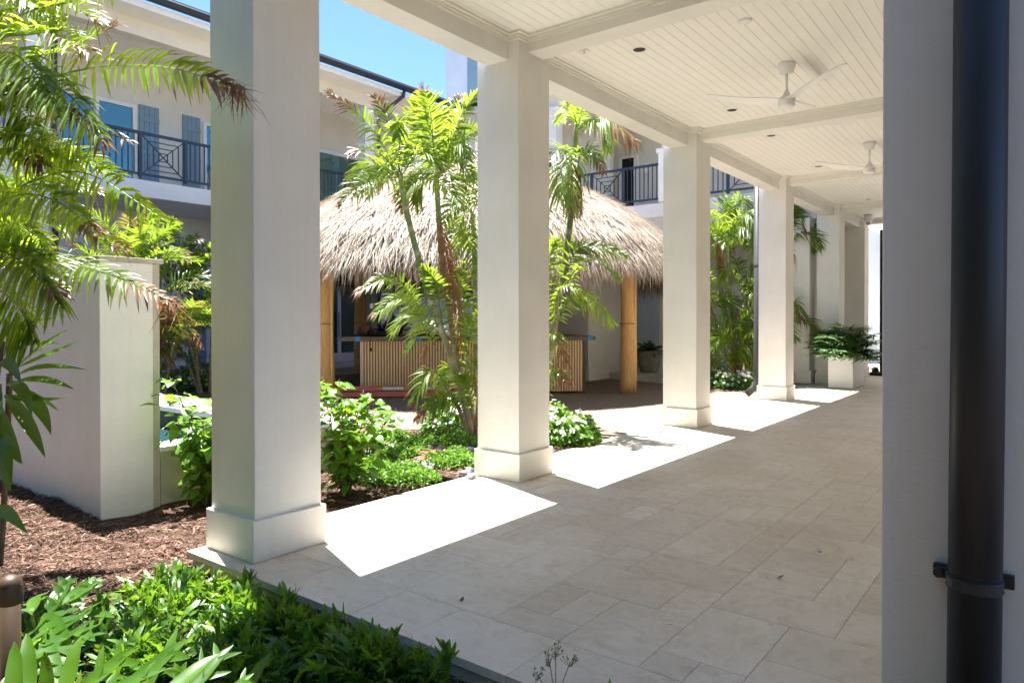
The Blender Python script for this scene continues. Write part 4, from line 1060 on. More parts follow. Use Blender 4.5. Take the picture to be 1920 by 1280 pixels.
# --- slimmer palm right of the second column
base = at(1012, 800, 9.9); base[2] = -.02
E2 = empty('clumping_palm', tuple(base), 0, 'slim palm with one bare stem between the second and third columns', 'palm')
for pts, r0, r1 in (([(1012, 805, 9.9), (1035, 640, 9.9), (1052, 540, 9.9), (1066, 440, 9.9), (1073, 370, 9.9), (1077, 300, 9.9), (1082, 232, 9.9)], .05, .036),
                    ([(1012, 805, 9.9), (1026, 700, 9.9), (1036, 640, 9.9), (1045, 570, 9.9)], .03, .02)):
    stem_mesh(rel(pts), r0, r1, 12).build('stem', M['bark'], E2, smooth=True)
cb = MB(); k2 = dict(n=28, L=.36, W=.03)
fx([(1083, 245, 9.9), (1108, 224, 9.6), (1145, 228, 9.4), (1196, 268, 9.2)], tipdry=.7, n=36, L=.38, W=.03, bend=.8, vee=.1)
fx([(1083, 245, 9.9), (1072, 215, 10.1), (1062, 208, 10.3), (1048, 228, 10.5)], tipdry=1.1, hue=(.7, .9), n=24, L=.3, W=.028, bend=.6)
fx([(1083, 245, 9.9), (1092, 205, 9.7), (1098, 190, 9.6), (1108, 180, 9.5)], tipdry=1.1, n=24, L=.28, W=.028)
fx([(1083, 245, 9.9), (1110, 230, 10.2), (1128, 245, 10.4), (1140, 285, 10.5)], tipdry=1.1, **k2)
fx([(1083, 240, 9.9), (1075, 210, 9.5), (1070, 200, 9.3), (1064, 196, 9.1)], tipdry=.9, n=24, L=.28, W=.028)
fx([(1077, 300, 9.9), (1056, 280, 9.7), (1040, 285, 9.5), (1018, 330, 9.4)], tipdry=1.1, **k2)
fx([(1077, 302, 9.9), (1062, 290, 9.5), (1052, 330, 9.3), (1050, 375, 9.2)], tipdry=1.1, n=28, L=.36, W=.03, bend=.9)
fx([(1077, 300, 9.9), (1095, 282, 9.8), (1112, 286, 9.7), (1133, 325, 9.6)], tipdry=.8, n=26, L=.26, W=.026, bend=.7)
fx([(1076, 302, 9.9), (1080, 290, 9.4), (1072, 340, 9.2), (1068, 392, 9.2)], tipdry=.95, n=26, L=.34, W=.03, bend=.9)
# lower fronds
fx([(1048, 560, 9.9), (1075, 478, 9.8), (1110, 462, 9.7), (1176, 478, 9.6)], tipdry=1.1, hue=(.1, .3), n=30, L=.36, W=.04, vee=.2)
fx([(1048, 560, 9.9), (1085, 500, 9.5), (1120, 490, 9.4), (1160, 525, 9.3)], tipdry=1.1, hue=(.2, .5), n=26, L=.26, W=.034, bend=.5)
fx([(1040, 620, 9.9), (1070, 560, 9.8), (1105, 560, 9.7), (1152, 608, 9.6)], tipdry=1.1, hue=(.75, .95), n=30, L=.26, W=.028, bend=.7)
fx([(1040, 620, 9.9), (1045, 555, 9.7), (1060, 535, 9.6), (1085, 545, 9.5)], tipdry=1.1, hue=(.75, .95), n=26, L=.28, W=.028, bend=.7)
fx([(1035, 640, 9.9), (1020, 540, 9.9), (1030, 480, 9.9), (1042, 450, 9.9)], tipdry=1.1, **k2)
fx([(1030, 640, 9.9), (1040, 480, 10.1), (1052, 460, 10.2), (1070, 470, 10.3)], tipdry=1.1, **k2)
fx([(1022, 720, 9.9), (1030, 640, 9.7), (1042, 630, 9.6), (1062, 680, 9.5)], tipdry=.7, n=24, L=.3, W=.026, bend=.7)
fx([(1018, 760, 9.9), (1032, 700, 9.7), (1048, 700, 9.6), (1070, 720, 9.5)], tipdry=.6, n=24, L=.24, W=.024, bend=.5)
cb.build('crown', M['palm'], E2, smooth=True)
db = MB()
for dx in (0, 6, -4): frond(db, rel([(1078+dx, 300, 9.8), (1082+dx, 330, 9.7), (1084+dx, 360, 9.7), (1085+dx, 392, 9.7)]), n=22, L=.26, W=.014, dry=.2, bend=1.0, tipdry=1.1, vee=-.2, ang=(25, 10))
o = db.build('dead_frond', M['deadfrond'], E2, smooth=True); o['label'] = 'rust brown dead frond hanging under the crown'

# --- palm just outside the left edge; its fronds reach into the picture
base = gnd(-120, 1150, -.1); base[:] = at(-150, 900, 4.6); base[2] = -.1
E3 = empty('clumping_palm', tuple(base), 0, 'large near palm whose fronds hang in from the left edge', 'palm')
for pts, r0, r1 in (([(-150, 1120, 4.6), (-140, 700, 4.6), (-120, 480, 4.6), (-95, 330, 4.6)], .05, .035), ([(-160, 1120, 4.6), (-190, 600, 4.7), (-160, 300, 4.7), (-110, 130, 4.7)], .05, .035)):
    stem_mesh(rel(pts), r0, r1, 12).build('stem', M['bark'], E3, smooth=True)
cb = MB(); k3 = dict(n=52, L=.30, W=.023, rach=.008)
def f3(pts, **kw):
    a = dict(k3); a.update(kw); fx(pts, **a)
f3([(-100, 250, 4.6), (100, 145, 4.3), (290, 124, 4.05), (448, 168, 3.9)], tipdry=.86, hue=(.75, .95), n=52, L=.30, W=.028, t0=.12, vee=.35, bend=.35)
f3([(-100, 150, 4.7), (20, 40, 4.5), (130, 5, 4.4), (235, -10, 4.2)], tipdry=1.1, hue=(.8, 1), n=36, t0=.2)
f3([(-100, 150, 4.7), (10, 70, 4.4), (90, 60, 4.2), (170, 100, 4.0)], tipdry=.9, hue=(.7, .9))
f3([(-100, 200, 4.7), (30, 120, 4.9), (130, 90, 5.0), (225, 45, 5.1)], tipdry=.85, hue=(.5, .8))
f3([(-100, 160, 4.7), (0, 100, 4.3), (60, 130, 4.1), (110, 215, 3.9)], tipdry=1.1, hue=(.4, .7), bend=.6)
f3([(-100, 240, 4.6), (40, 150, 4.2), (125, 175, 4.0), (205, 275, 3.8)], tipdry=.95, hue=(.0, .2), bend=.6, n=40, L=.30)
f3([(-100, 330, 4.6), (20, 250, 4.3), (120, 222, 4.15), (250, 268, 4.0)], tipdry=.72, hue=(.6, .9), n=40, L=.20, W=.02, bend=.5)
f3([(-100, 330, 4.6), (-20, 200, 4.4), (20, 170, 4.3), (60, 190, 4.2)], tipdry=.9, hue=(.3, .6))
f3([(-90, 420, 4.6), (50, 345, 4.3), (160, 325, 4.1), (308, 412, 3.9)], tipdry=1.1, hue=(.85, 1), n=50, L=.36, W=.028, bend=.25, vee=.5)
f3([(-90, 430, 4.6), (40, 350, 4.7), (110, 310, 4.8), (150, 290, 4.8)], tipdry=1.1, hue=(.1, .4), n=30, L=.32)
f3([(-90, 430, 4.6), (20, 370, 4.2), (100, 375, 4.0), (190, 440, 3.8)], tipdry=.9, hue=(.5, .8), bend=.5)
f3([(-95, 420, 4.6), (-10, 300, 4.4), (30, 280, 4.3), (80, 310, 4.2)], tipdry=.85, hue=(.3, .7))
f3([(-95, 520, 4.6), (60, 492, 4.35), (190, 510, 4.1), (325, 566, 3.9)], tipdry=.80, hue=(.1, .4), n=44, L=.24, W=.024, bend=.5, vee=.2, t0=.15)
f3([(-95, 500, 4.6), (-10, 470, 4.3), (50, 500, 4.1), (120, 580, 4.0)], tipdry=1.1, hue=(.1, .4), bend=.7, L=.3)
f3([(-95, 480, 4.6), (0, 420, 4.4), (50, 430, 4.3), (100, 480, 4.2)], tipdry=1.1, hue=(.4, .8), bend=.6)
f3([(-110, 560, 4.6), (-20, 540, 4.5), (30, 570, 4.4), (70, 640, 4.3)], tipdry=1.1, hue=(.3, .6), bend=.6)
f3([(-110, 300, 4.7), (-30, 330, 4.9), (20, 380, 5.0), (60, 470, 5.1)], tipdry=1.1, hue=(.1, .4), bend=.7)
f3([(-110, 200, 4.7), (-40, 60, 4.9), (0, -20, 5.0), (40, -60, 5.1)], tipdry=1.1, hue=(.5, .9))
f3([(-110, 100, 4.7), (-30, 10, 4.5), (40, 0, 4.4), (110, 40, 4.3)], tipdry=1.1, hue=(.8, 1.0), bend=.5)
f3([(-110, 210, 4.7), (-20, 180, 4.5), (40, 210, 4.4), (90, 280, 4.3)], tipdry=1.1, hue=(.1, .5), bend=.6)
rs = np.random.default_rng(88)
for y0, rise, hx, ty in ((60, 90, 150, -20), (120, 110, 120, 60), (230, 110, 150, 215), (340, 110, 230, 330), (400, 120, 190, 360),
                         (480, 120, 240, 470), (520, 90, 110, 540), (20, 60, 190, 30), (300, 90, 110, 290)):
    dd = rs.uniform(-.35, .8)
    f3([(-110, y0 + 60, 4.7), (-20, y0 - rise*.35, 4.55 + dd*.4), (hx*.5, y0 - rise*.5, 4.4 + dd*.8), (hx, ty + rs.uniform(-10, 30), 4.3 + dd)],
       tipdry=rs.choice([.92, 1.1, 1.1]), hue=(.4, .95), bend=rs.uniform(.1, .35), L=rs.uniform(.24, .32))
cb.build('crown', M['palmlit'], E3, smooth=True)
r = np.random.default_rng(5)
for (x, y, d) in ((442, 165, 3.9), (318, 572, 3.9)):
    db = MB(); c = at(x, y, d) - base; k = 80
    D = nrm(r.normal(0, .55, (k, 3)) + np.array([.15, .15, -.8]))
    blades(db, c + r.normal(0, .03, (k, 3)), D, r.normal(0, 1, (k, 3)), r.uniform(.04, .15, k), r.uniform(.003, .008, k), bend=.2, curl=r.normal(0, .8, k), dry=r.uniform(.2, 1, k))
    o = db.build('withered_tip', M['deadfrond'], E3, smooth=True); o['label'] = 'withered brown frond tip'

# --- random clumps farther back
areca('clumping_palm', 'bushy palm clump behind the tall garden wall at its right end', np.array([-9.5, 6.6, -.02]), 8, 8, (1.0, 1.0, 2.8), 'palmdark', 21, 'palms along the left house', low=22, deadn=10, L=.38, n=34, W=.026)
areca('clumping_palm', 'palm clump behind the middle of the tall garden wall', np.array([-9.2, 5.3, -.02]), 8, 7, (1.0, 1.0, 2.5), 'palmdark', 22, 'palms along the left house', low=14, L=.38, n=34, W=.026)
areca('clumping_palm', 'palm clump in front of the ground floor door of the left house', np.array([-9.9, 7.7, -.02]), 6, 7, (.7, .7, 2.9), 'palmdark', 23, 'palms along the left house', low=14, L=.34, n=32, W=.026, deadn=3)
def crowned(name, label, base_, stems, mat, seed, ups, dmean, L=.36, W=.03, nf=9, lo=45, hi=95, dead=0):
    """clump whose stems and arching fronds are set out one by one"""
    global base, cb
    base = np.array(base_, float); e = empty(name, tuple(base), 0, label, 'palm')
    rs = np.random.default_rng(seed); cb = MB(); db = MB()
    for pts, r0, r1 in stems:
        stem_mesh(rel(pts), r0, r1, 10).build('stem', M['bark'], e, smooth=True)
    for (tx, ty, d, k_) in ups:
        for k in range(k_):
            an = rs.uniform(-.35, PI + .35); ln = rs.uniform(lo, hi); ex, ey = math.cos(an)*ln, -abs(math.sin(an))*ln
            zz = rs.uniform(-.9, .9)
            fx([(tx, ty + 3, d), (tx + ex*.35, ty + ey*.55 - 9, d + zz*.4), (tx + ex*.72, ty + ey*.8 - 4, d + zz*.75), (tx + ex, ty + ey*.7 + 22, d + zz)],
               tipdry=rs.choice([.85, 1.1, 1.1]), n=30, L=rs.uniform(.8, 1.15)*L, W=W, hue=(.15, .9), bend=rs.uniform(.3, .7), rach=.007)
    for k in range(dead):
        tx, ty, d, _ = ups[rs.integers(len(ups))]; dx = rs.uniform(-14, 14)
        frond(db, rel([(tx + dx*.2, ty, d), (tx + dx*.7, ty + 18, d - .1), (tx + dx, ty + 40, d - .1), (tx + dx, ty + 66, d - .1)]), n=20, L=.26, W=.016, dry=.5, bend=.9, tipdry=1.1, vee=-.2, ang=(30, 12))
    cb.build('crown', M[mat], e, smooth=True)
    if dead:
        o = db.build('dead_fronds', M['deadfrond'], e, smooth=True); o['label'] = 'brown dried fronds hanging among the stems'
D4 = 16.3
crowned('clumping_palm', 'tall palm clump in the flower bed left of the grey downpipe', np.array([-1.95, 16.0, 0]),
        [([(1390, 712, D4), (1372, 640, D4), (1354, 560, D4), (1346, 500, D4), (1342, 450, D4)], .06, .04), ([(1380, 712, D4), (1376, 620, D4), (1366, 520, D4), (1364, 440, D4)], .05, .035),
         ([(1396, 712, D4), (1398, 620, D4+.4), (1402, 540, D4+.4), (1404, 470, D4+.4)], .05, .035), ([(1376, 712, D4), (1360, 660, D4), (1344, 610, D4), (1334, 570, D4)], .04, .03)],
        'palm', 311, [(1342, 452, D4, 9), (1364, 442, D4, 9), (1404, 472, D4+.4, 8), (1336, 575, D4, 7), (1380, 640, D4-.3, 9), (1405, 620, D4, 7), (1362, 690, D4-.4, 7), (1395, 560, D4+.3, 6)], D4, L=.44, W=.034, dead=12)
crowned('clumping_palm', 'palm behind the fourth column with one yellowing frond to its right', at(1455, 716, 16.9)*np.array([1, 1, 0]),
        [([(1455, 716, 16.9), (1458, 600, 16.9), (1466, 500, 16.9), (1474, 450, 16.9)], .06, .04)],
        'palm', 312, [(1474, 452, 16.9, 13), (1474, 620, 16.9, 7)], 16.9, L=.44, W=.034, lo=50, hi=80, dead=2)

# --- fan-leaved palm in the white planter
PB = empty('planter_box', (.23, 16.57, 0), 0, 'tall square white planter box on the stone floor', 'planter')
mb = MB(); mb.box(0, .5, 0, 1.2, .012, .02); mb.box(0, .025, 0, 1.2, .02, .68); mb.box(.475, .5, 0, 1.2, .02, .68); mb.box(.025, .475, 0, .025, .02, .68); mb.box(.025, .475, 1.175, 1.2, .02, .68)
mb.build('box', M['white'], PB); mb = MB(); mb.box(.025, .475, .025, 1.175, .1, .62); mb.build('soil', M['soil'], PB)
LP = empty('lady_palm', (.48, 17.0, .62), 0, 'dark green fan-leaved palm growing in the white planter box', 'palm')
cb = MB(); sb = MB(); r = np.random.default_rng(77)
for k in range(170):
    a = r.uniform(0, 2*PI); el = r.uniform(-.15, 1.35); R = r.uniform(.45, .95)
    tip = np.array([math.cos(a)*math.cos(el)*R*.82, math.sin(a)*math.cos(el)*R*1.0 + r.uniform(-.25, .35), .12 + math.sin(el)*R*.68])
    root = np.array([r.normal(0, .06), r.uniform(-.25, .45), 0])
    sb.tube(curve([root, (root+tip)/2 + np.array([0, 0, .12]), tip], 8), .005, 5, np.array([.6, 0, .5, 1]))
    nl = r.integers(8, 12); out = nrm(np.array([math.cos(a), math.sin(a), .25*el - .1])); side = nrm(np.cross(out, [0, 0, 1.0]))
    fa = np.linspace(-1.7, 1.7, nl) + r.normal(0, .06, nl)
    upd = np.cross(side, out)
    tiltv = nrm(out*.75 + upd*.2)
    D = side*np.sin(fa)[:, None] + tiltv*np.cos(fa)[:, None]
    blades(cb, np.repeat(tip[None], nl, 0), D, nrm(upd + out*.35), r.uniform(.24, .36, nl), r.uniform(.026, .036, nl), bend=r.uniform(.1, .38, nl), prof=(.3, .85, 1, .9, .35), fold=.3, hue=np.clip(r.normal(.5, .25, nl), 0, 1), drytip=r.uniform(.9, 1.3, nl))
cb.build('crown', M['rhapis'], LP, smooth=True); sb.build('stems', M['bark'], LP, smooth=True)

# --- fern in round concrete pot by the hut
pp = gnd(1217, 698, .14)
CP = empty('round_pot', tuple(pp), 0, 'wide ribbed grey concrete pot on the arcade step behind the hut post', 'plant pot')
mb = MB(); mb.lathe([(.001, .0), (.20, .0), (.22, .02), (.285, .25), (.315, .42), (.325, .50), (.335, .52), (.335, .56), (.30, .56), (.29, .50), (.001, .49)], 36)
mb.build('pot', M['concretepot'], CP, smooth=True)
mb = MB()
for z in (.40, .44, .48): mb.lathe([(.317 + (z-.42)*.1, z-.008), (.325 + (z-.42)*.1, z), (.317 + (z-.42)*.1, z+.008)], 36)
mb.build('pot_ribs', M['concretepot'], CP, smooth=True)
FP = empty('potted_fern', tuple(pp + np.array([0, 0, .5])), 0, 'feathery dark fern growing in the round concrete pot', 'fern')
cb = MB()
for k in range(34): rfrond(cb, (0, 0, 0), RNG.uniform(0, 6.28), RNG.uniform(.3, 1.4), RNG.uniform(.4, .65), RNG.uniform(.3, .7), n=22, L=.12, W=.016, rach=.003, tipdry=1.1)
cb.build('crown', M['rhapis'], FP, smooth=True)

# --- flowering shrub behind the bar
FS = empty('flowering_shrub', tuple(at(735, 690, 22.0)*np.array([1, 1, 0])), 0, 'dark shrub with red blossoms seen behind the bar counter', 'shrub')
cb = MB()
for k in range(46): rfrond(cb, (RNG.normal(0, .15), RNG.normal(0, .15), RNG.uniform(.4, 1.2)), RNG.uniform(0, 6.28), RNG.uniform(.2, 1.4), RNG.uniform(.6, 1.0), RNG.uniform(.2, .6), n=16, L=.26, W=.035, rach=.004, tipdry=1.1)
cb.build('foliage', M['rhapis'], FS, smooth=True)
cb = MB()
for p_ in ((-.05, -.1, 2.2), (-.08, -.15, 1.95), (.25, -.1, 2.1), (.6, -.1, 1.9)):
    k = 16; blades(cb, np.array(p_) + RNG.normal(0, .05, (k, 3)), RNG.normal(0, 1, (k, 3)), RNG.normal(0, 1, (k, 3)), .10, .05, prof=(.4, 1, .4))
cb.build('blossoms', M['redpetal'], FS)

# --- white flower clumps
def impatiens(label, c, rx, ry, h, nleaf, nflow, seed, boundary=None, lsize=.055):
    r = np.random.default_rng(seed); e = empty('flower_clump', (c[0], c[1], c[2]), 0, label, 'flowers', 'white flowering bedding clumps')
    def pts(n, top):
        a = r.uniform(0, 2*PI, n); q = np.sqrt(r.random(n))
        x, y = np.cos(a)*q*rx, np.sin(a)*q*ry
        hh = h*np.sqrt(np.clip(1 - q**2*.9, 0, 1))*(1 + .18*np.sin(7*x/rx+3)+.12*np.sin(9*y/ry))
        z = hh*(np.where(top, 1.0, 0) + np.where(top, 0, r.random(n)**.6))
        return np.stack([x, y, z], -1), np.stack([np.cos(a)*q, np.sin(a)*q, .8+0*a], -1)
    P, Nv = pts(nleaf, np.zeros(nleaf, bool))
    D = nrm(Nv*np.array([1, 1, .2]) + r.normal(0, .6, (nleaf, 3)))
    cb = MB(); blades(cb, P, D, nrm(Nv + r.normal(0, .4, (nleaf, 3))), lsize*r.uniform(.7, 1.3, nleaf), lsize*.5*r.uniform(.7, 1.3, nleaf), bend=.3, prof=(.2, .9, .9, .1), fold=.2)
    cb.build('foliage', M['cover'], e, smooth=True)
    P, Nv = pts(nflow, np.ones(nflow, bool)); Nv = nrm(Nv + r.normal(0, .35, (nflow, 3)))
    X = nrm(np.cross(Nv, r.normal(0, 1, (nflow, 3)))); Y = np.cross(Nv, X)
    fb = MB()
    for k in range(5):
        a = k*2*PI/5; D = X*math.cos(a) + Y*math.sin(a)
        blades(fb, P + Nv*.012, D + Nv*.12, Nv, lsize*.48, lsize*.5, prof=(.25, .95, .85, .3))
    fb.build('blossoms', M['petal'], e)
    return e
g_ = gnd(1072, 836, -.02)
impatiens('white flowered clump at the foot of the second column on its right', (g_[0]-.28, g_[1]+.12, -.02), .52, .42, .40, 2600, 85, 1, lsize=.075)
g_ = gnd(846, 805, -.02)
impatiens('white flowered clump behind the stems of the tall green palm', (g_[0], g_[1], -.02), .42, .38, .36, 1200, 60, 2, lsize=.07)
g_ = gnd(1372, 722, 0)
impatiens('wide white flower bed under the corner palms by the grey downpipe', (-1.75, 15.3, 0), .95, .40, .38, 3200, 210, 3, lsize=.08)
g_ = gnd(352, 728, 0)
impatiens('white flowers beyond the pool in front of the left house', (g_[0], g_[1], -.02), .85, .6, .42, 1800, 130, 4, lsize=.09)

# --- leafy shrubs
def shrub(label, c, h, r0, stems, leaves, seed, lsize=.12, lean=(0, 0)):
    r = np.random.default_rng(seed); e = empty('leafy_shrub', tuple(c), 0, label, 'shrub', 'broad-leaved garden shrubs')
    sb = MB(); P, D = [], []
    for k in range(stems):
        a = 2*PI*k/stems + r.normal(0, .4); tip = np.array([math.cos(a)*r0*r.uniform(.4, 1)+lean[0]*r.random(), math.sin(a)*r0*r.uniform(.4, 1)+lean[1]*r.random(), h*r.uniform(.55, 1.0)])
        c_ = curve([np.array([math.cos(a), math.sin(a), 0])*.04, tip*np.array([.35, .35, .5]), tip], 24)
        sb.tube(c_, np.linspace(.011, .003, 24), 6)
        for j in range(leaves):
            t = r.uniform(.08, 1.0)**.8; i = int(t*23)
            aa = r.uniform(0, 2*PI); P.append(c_[i]); D.append([math.cos(aa), math.sin(aa), r.uniform(-.25, .55)])
            if j % 4 == 0:   # side twig
                q_ = c_[i] + nrm(np.array(D[-1]))*r.uniform(.06, .16); sb.tube([c_[i], q_], .003, 4); P[-1] = q_
    P, D = np.array(P), nrm(np.array(D)); m = len(P)
    st = r.uniform(.02, .06, m)
    U = nrm(np.stack([-D[:, 0]*D[:, 2], -D[:, 1]*D[:, 2], np.ones(m)], -1) + r.normal(0, .3, (m, 3)))
    lb = MB()
    blades(lb, P + D*st[:, None], D, U, lsize*r.uniform(.55, 1.2, m), lsize*.70*r.uniform(.6, 1.15, m), bend=r.uniform(.05, .7, m), prof=(.12, .75, 1, .92, .6, .03), fold=.28, hue=np.clip(r.normal(.55, .25, m), 0, 1), drytip=r.uniform(.95, 1.6, m), wave=.03)
    lb.build('foliage', M['hibiscus'], e, smooth=True); sb.build('stems', M['twig'], e, smooth=True)
    return e
shrub('leafy green shrub just right of the near column in the mulch', gnd(648, 928, -.1), 1.12, .40, 12, 42, 1, lsize=.13)
shrub('small sprig of a shrub leaning right over the paving behind the near column', gnd(690, 872, -.05), .72, .22, 5, 18, 2, lsize=.14, lean=(.3, .1))
shrub('leafy green shrub left of the near column in front of the low pool wall', gnd(372, 950, -.1) + np.array([-.02, .1, 0]), 1.15, .38, 12, 42, 3, lsize=.13)

# --- low groundcover mounds round the palm
def mound(label, c, rx, ry, h, n, seed):
    r = np.random.default_rng(seed); e = empty('groundcover_plant', tuple(c), 0, label, 'ground cover', 'low small-leaved mounds')
    a = r.uniform(0, 2*PI, n); q = np.sqrt(r.random(n)); x, y = np.cos(a)*q*rx, np.sin(a)*q*ry
    z = h*np.sqrt(np.clip(1 - q*q, 0, 1))*(.75 + .25*np.sin(11*x+2)*np.sin(13*y)) * r.random(n)**.45
    P = np.stack([x, y, z], -1); D = nrm(np.stack([np.cos(a)*q*.6, np.sin(a)*q*.6, np.full(n, .6)], -1) + r.normal(0, .55, (n, 3)))
    lb = MB(); blades(lb, P, D, nrm(r.normal(0, .6, (n, 3)) + np.array([0, 0, 1.0])), r.uniform(.025, .05, n), r.uniform(.014, .026, n), bend=.25, prof=(.25, 1, .9, .1), fold=.15, hue=np.clip(r.normal(.5, .3, n), 0, 1))
    lb.build('foliage', M['cover'], e, smooth=True)
for i, (px, py, rx, ry, h, l) in enumerate((
    (755, 893, .40, .30, .17, 'bright low mound nearest the stone floor edge'), (700, 878, .30, .26, .17, 'low mound beside the leafy shrub'),
    (850, 868, .34, .30, .20, 'low mound at the left foot of the second column'), (768, 852, .32, .26, .20, 'low mound behind the bright front mound'),
    (740, 826, .42, .26, .16, 'low mound at the edge of the sand court'), (842, 832, .52, .34, .26, 'dense darker mound left of the palm stems'))):
    mound(l, gnd(px, py, 0.0)*np.array([1, 1, 0]) + np.array([0, 0, -.02]), rx, ry, h, 2300, 40+i)
# a dry fallen frond and stones
base = gnd(815, 852, .05)
FF = MB(); frond(FF, [gnd(842, 838, .06), gnd(818, 848, .07), gnd(792, 858, .05)], n=16, L=.26, W=.03, dry=.8, vee=.1, bend=.2, tipdry=1.1)
tag(FF.build('fallen_frond', M['deadfrond'], smooth=True), 'dry tan palm frond fallen among the low green mounds', 'palm frond')
r = np.random.default_rng(9)
protos = []
stone_px = [(705, 838), (718, 846), (730, 838), (690, 848), (716, 832), (740, 846), (806, 838), (818, 846), (830, 852), (812, 830), (800, 846), (838, 858), (845, 848), (826, 840), (806, 822), (818, 818),
            (798, 826), (880, 842), (872, 838), (884, 850), (868, 846), (876, 858), (884, 870), (880, 880), (872, 886), (884, 892), (812, 872), (802, 878), (794, 872), (806, 868), (864, 852), (858, 842), (788, 862), (776, 868), (760, 866), (822, 866), (878, 826), (866, 830), (856, 834), (886, 832)]
for i, (px, py) in enumerate(stone_px):
    if len(protos) < 4:
        o = lump('river_stone', M['stone'], (0, 0, 0), (r.uniform(.04, .065), r.uniform(.035, .05), r.uniform(.018, .028)), 60+i); protos.append(o)
    else:
        o = protos[i % 4].copy(); COL.objects.link(o)
    o.location = gnd(px, py, .02); o.rotation_euler = (0, 0, r.uniform(0, 6))
    tag(o, 'smooth blue grey river stone lying between the green mounds by the palm', 'stone', 'river stones in the palm bed')
# orange fallen leaves at the shrub foot
for i, (px, py) in enumerate(((612, 938), (634, 925), (622, 918), (648, 922), (384, 935), (392, 925))):
    mb = MB(); blades(mb, np.zeros((1, 3)), np.array([[1, .3, .1]]), np.array([[.2, .1, 1]]), .09, .06, bend=.1, prof=(.15, .8, 1, .6, .05), fold=.3)
    o = mb.build('fallen_leaf', M['orange']); o.location = gnd(px, py, -.075); o.rotation_euler = (0, 0, i*1.3)
    tag(o, 'fallen orange leaf on the mulch under the leafy shrubs', 'leaf', 'orange fallen leaves')

# path light stub in the bed
mb = MB(); p_ = gnd(812, 803, 0.0); mb.tube([p_ + np.array([0, 0, -.05]), p_ + np.array([0.0, 0, .16])], .035, 16)
sl_ = mb.build('spot_light', M['dark'], smooth=False); tag(sl_, 'short black spotlight cylinder at the edge of the sand court', 'spotlight')
mb = MB(); mb.tube([p_ + np.array([0, 0, .158]), p_ + np.array([0.008, -.008, .185])], .040, 16); mb.build('shade', M['dark'], sl_)

# --- bronze riser at the lower left
p_ = gnd(18, 1400, -.1); p_ = at(20, 1280, 2.35)
BR = empty('bronze_standpipe', (p_[0], p_[1], -.1), 0, 'weathered bronze pipe stub with rounded cap at the lower left', 'pipe')
zt = at(20, 1100, 2.35)[2] + .1
mb = MB(); mb.tube([(0, 0, -.05), (0, 0, zt)], .030, 24); mb.build('pipe', M['copper'], BR, smooth=True)
mb = MB(); mb.lathe([(.033, zt-.055), (.0375, zt-.05), (.0375, zt-.0), (.035, zt+.018), (.027, zt+.032), (.014, zt+.040), (.001, zt+.042)], 28); mb.build('cap', M['copper'], BR, smooth=True)

# --- lance-leaved plant at the left
base = at(8, 760, 4.35); base[2] = -.1
LL = empty('lance_leaf_plant', tuple(base), 0, 'plant with long glossy lance leaves at the left in front of the white wall', 'plant')
lb = MB(); r = np.random.default_rng(14)
def lance(pts, W):
    c = curve(rel(pts), 12); 
    T = nrm(np.gradient(c, axis=0)); S_ = nrm(np.cross(T, np.array([.35, -.45, .8])))
    w = W*np.array([.25, .5, .8, .95, 1, 1, .95, .85, .7, .5, .28, .03])
    Nn = np.cross(S_, T)
    V = np.stack([c + S_*(w/2)[:, None] + Nn*(w*.13)[:, None], c, c - S_*(w/2)[:, None] + Nn*(w*.13)[:, None]], 1).reshape(-1, 3)
    idx = np.arange(36).reshape(12, 3)
    q = np.stack([idx[:-1, :-1], idx[:-1, 1:], idx[1:, 1:], idx[1:, :-1]], -1).reshape(-1, 4)
    h = r.uniform(.2, .9)
    lb.add(V, q, np.array([h, 0, .5, 1]))
for pts, W in (
    ([(30, 690, 4.3), (80, 650, 4.2), (128, 618, 4.1)], .085), ([(20, 720, 4.3), (70, 690, 4.2), (165, 694, 4.0)], .06), ([(30, 700, 4.3), (60, 620, 4.3), (88, 578, 4.3)], .075),
    ([(20, 720, 4.3), (75, 712, 4.1), (140, 730, 3.9)], .06), ([(30, 730, 4.3), (70, 760, 4.1), (96, 815, 3.9)], .08), ([(10, 740, 4.3), (50, 790, 4.1), (85, 858, 4.0)], .075),
    ([(0, 690, 4.3), (50, 648, 4.3), (114, 646, 4.2)], .05), ([(0, 640, 4.3), (40, 610, 4.4), (118, 596, 4.4)], .06), ([(0, 760, 4.3), (20, 830, 4.1), (42, 870, 4.0)], .07),
    ([(20, 700, 4.3), (30, 640, 4.4), (70, 570, 4.5)], .06), ([(30, 690, 4.4), (90, 665, 4.4), (148, 640, 4.4)], .05), ([(-20, 700, 4.2), (10, 680, 4.0), (40, 720, 3.8)], .08),
    ([(-30, 800, 4.2), (0, 860, 4.0), (20, 922, 3.9)], .08), ([(10, 730, 4.2), (60, 740, 4.4), (110, 770, 4.5)], .055), ([(-20, 640, 4.3), (10, 590, 4.2), (30, 540, 4.2)], .06),
    ([(10, 720, 4.3), (40, 730, 4.0), (60, 780, 3.8)], .07), ([(0, 720, 4.3), (-10, 800, 4.1), (-5, 900, 4.0)], .08), ([(20, 740, 4.3), (60, 750, 4.2), (128, 745, 4.1)], .05),
    ([(-10, 960, 3.9), (10, 960, 3.8), (52, 1000, 3.7)], .075), ([(-20, 840, 4.1), (5, 830, 4.0), (22, 905, 3.9)], .09)):
    lance(pts, W)
lb.build('foliage', M['broad'], LL, smooth=True)
mb = MB()
mb.tube(curve(rel([(0, 1060, 4.35), (10, 900, 4.35), (18, 700, 4.35)]), 20), .018, 8); mb.tube(curve(rel([(-20, 1060, 4.35), (-20, 850, 4.3), (5, 640, 4.3)]), 20), .016, 8)
mb.build('stems', M['twig'], LL, smooth=True)

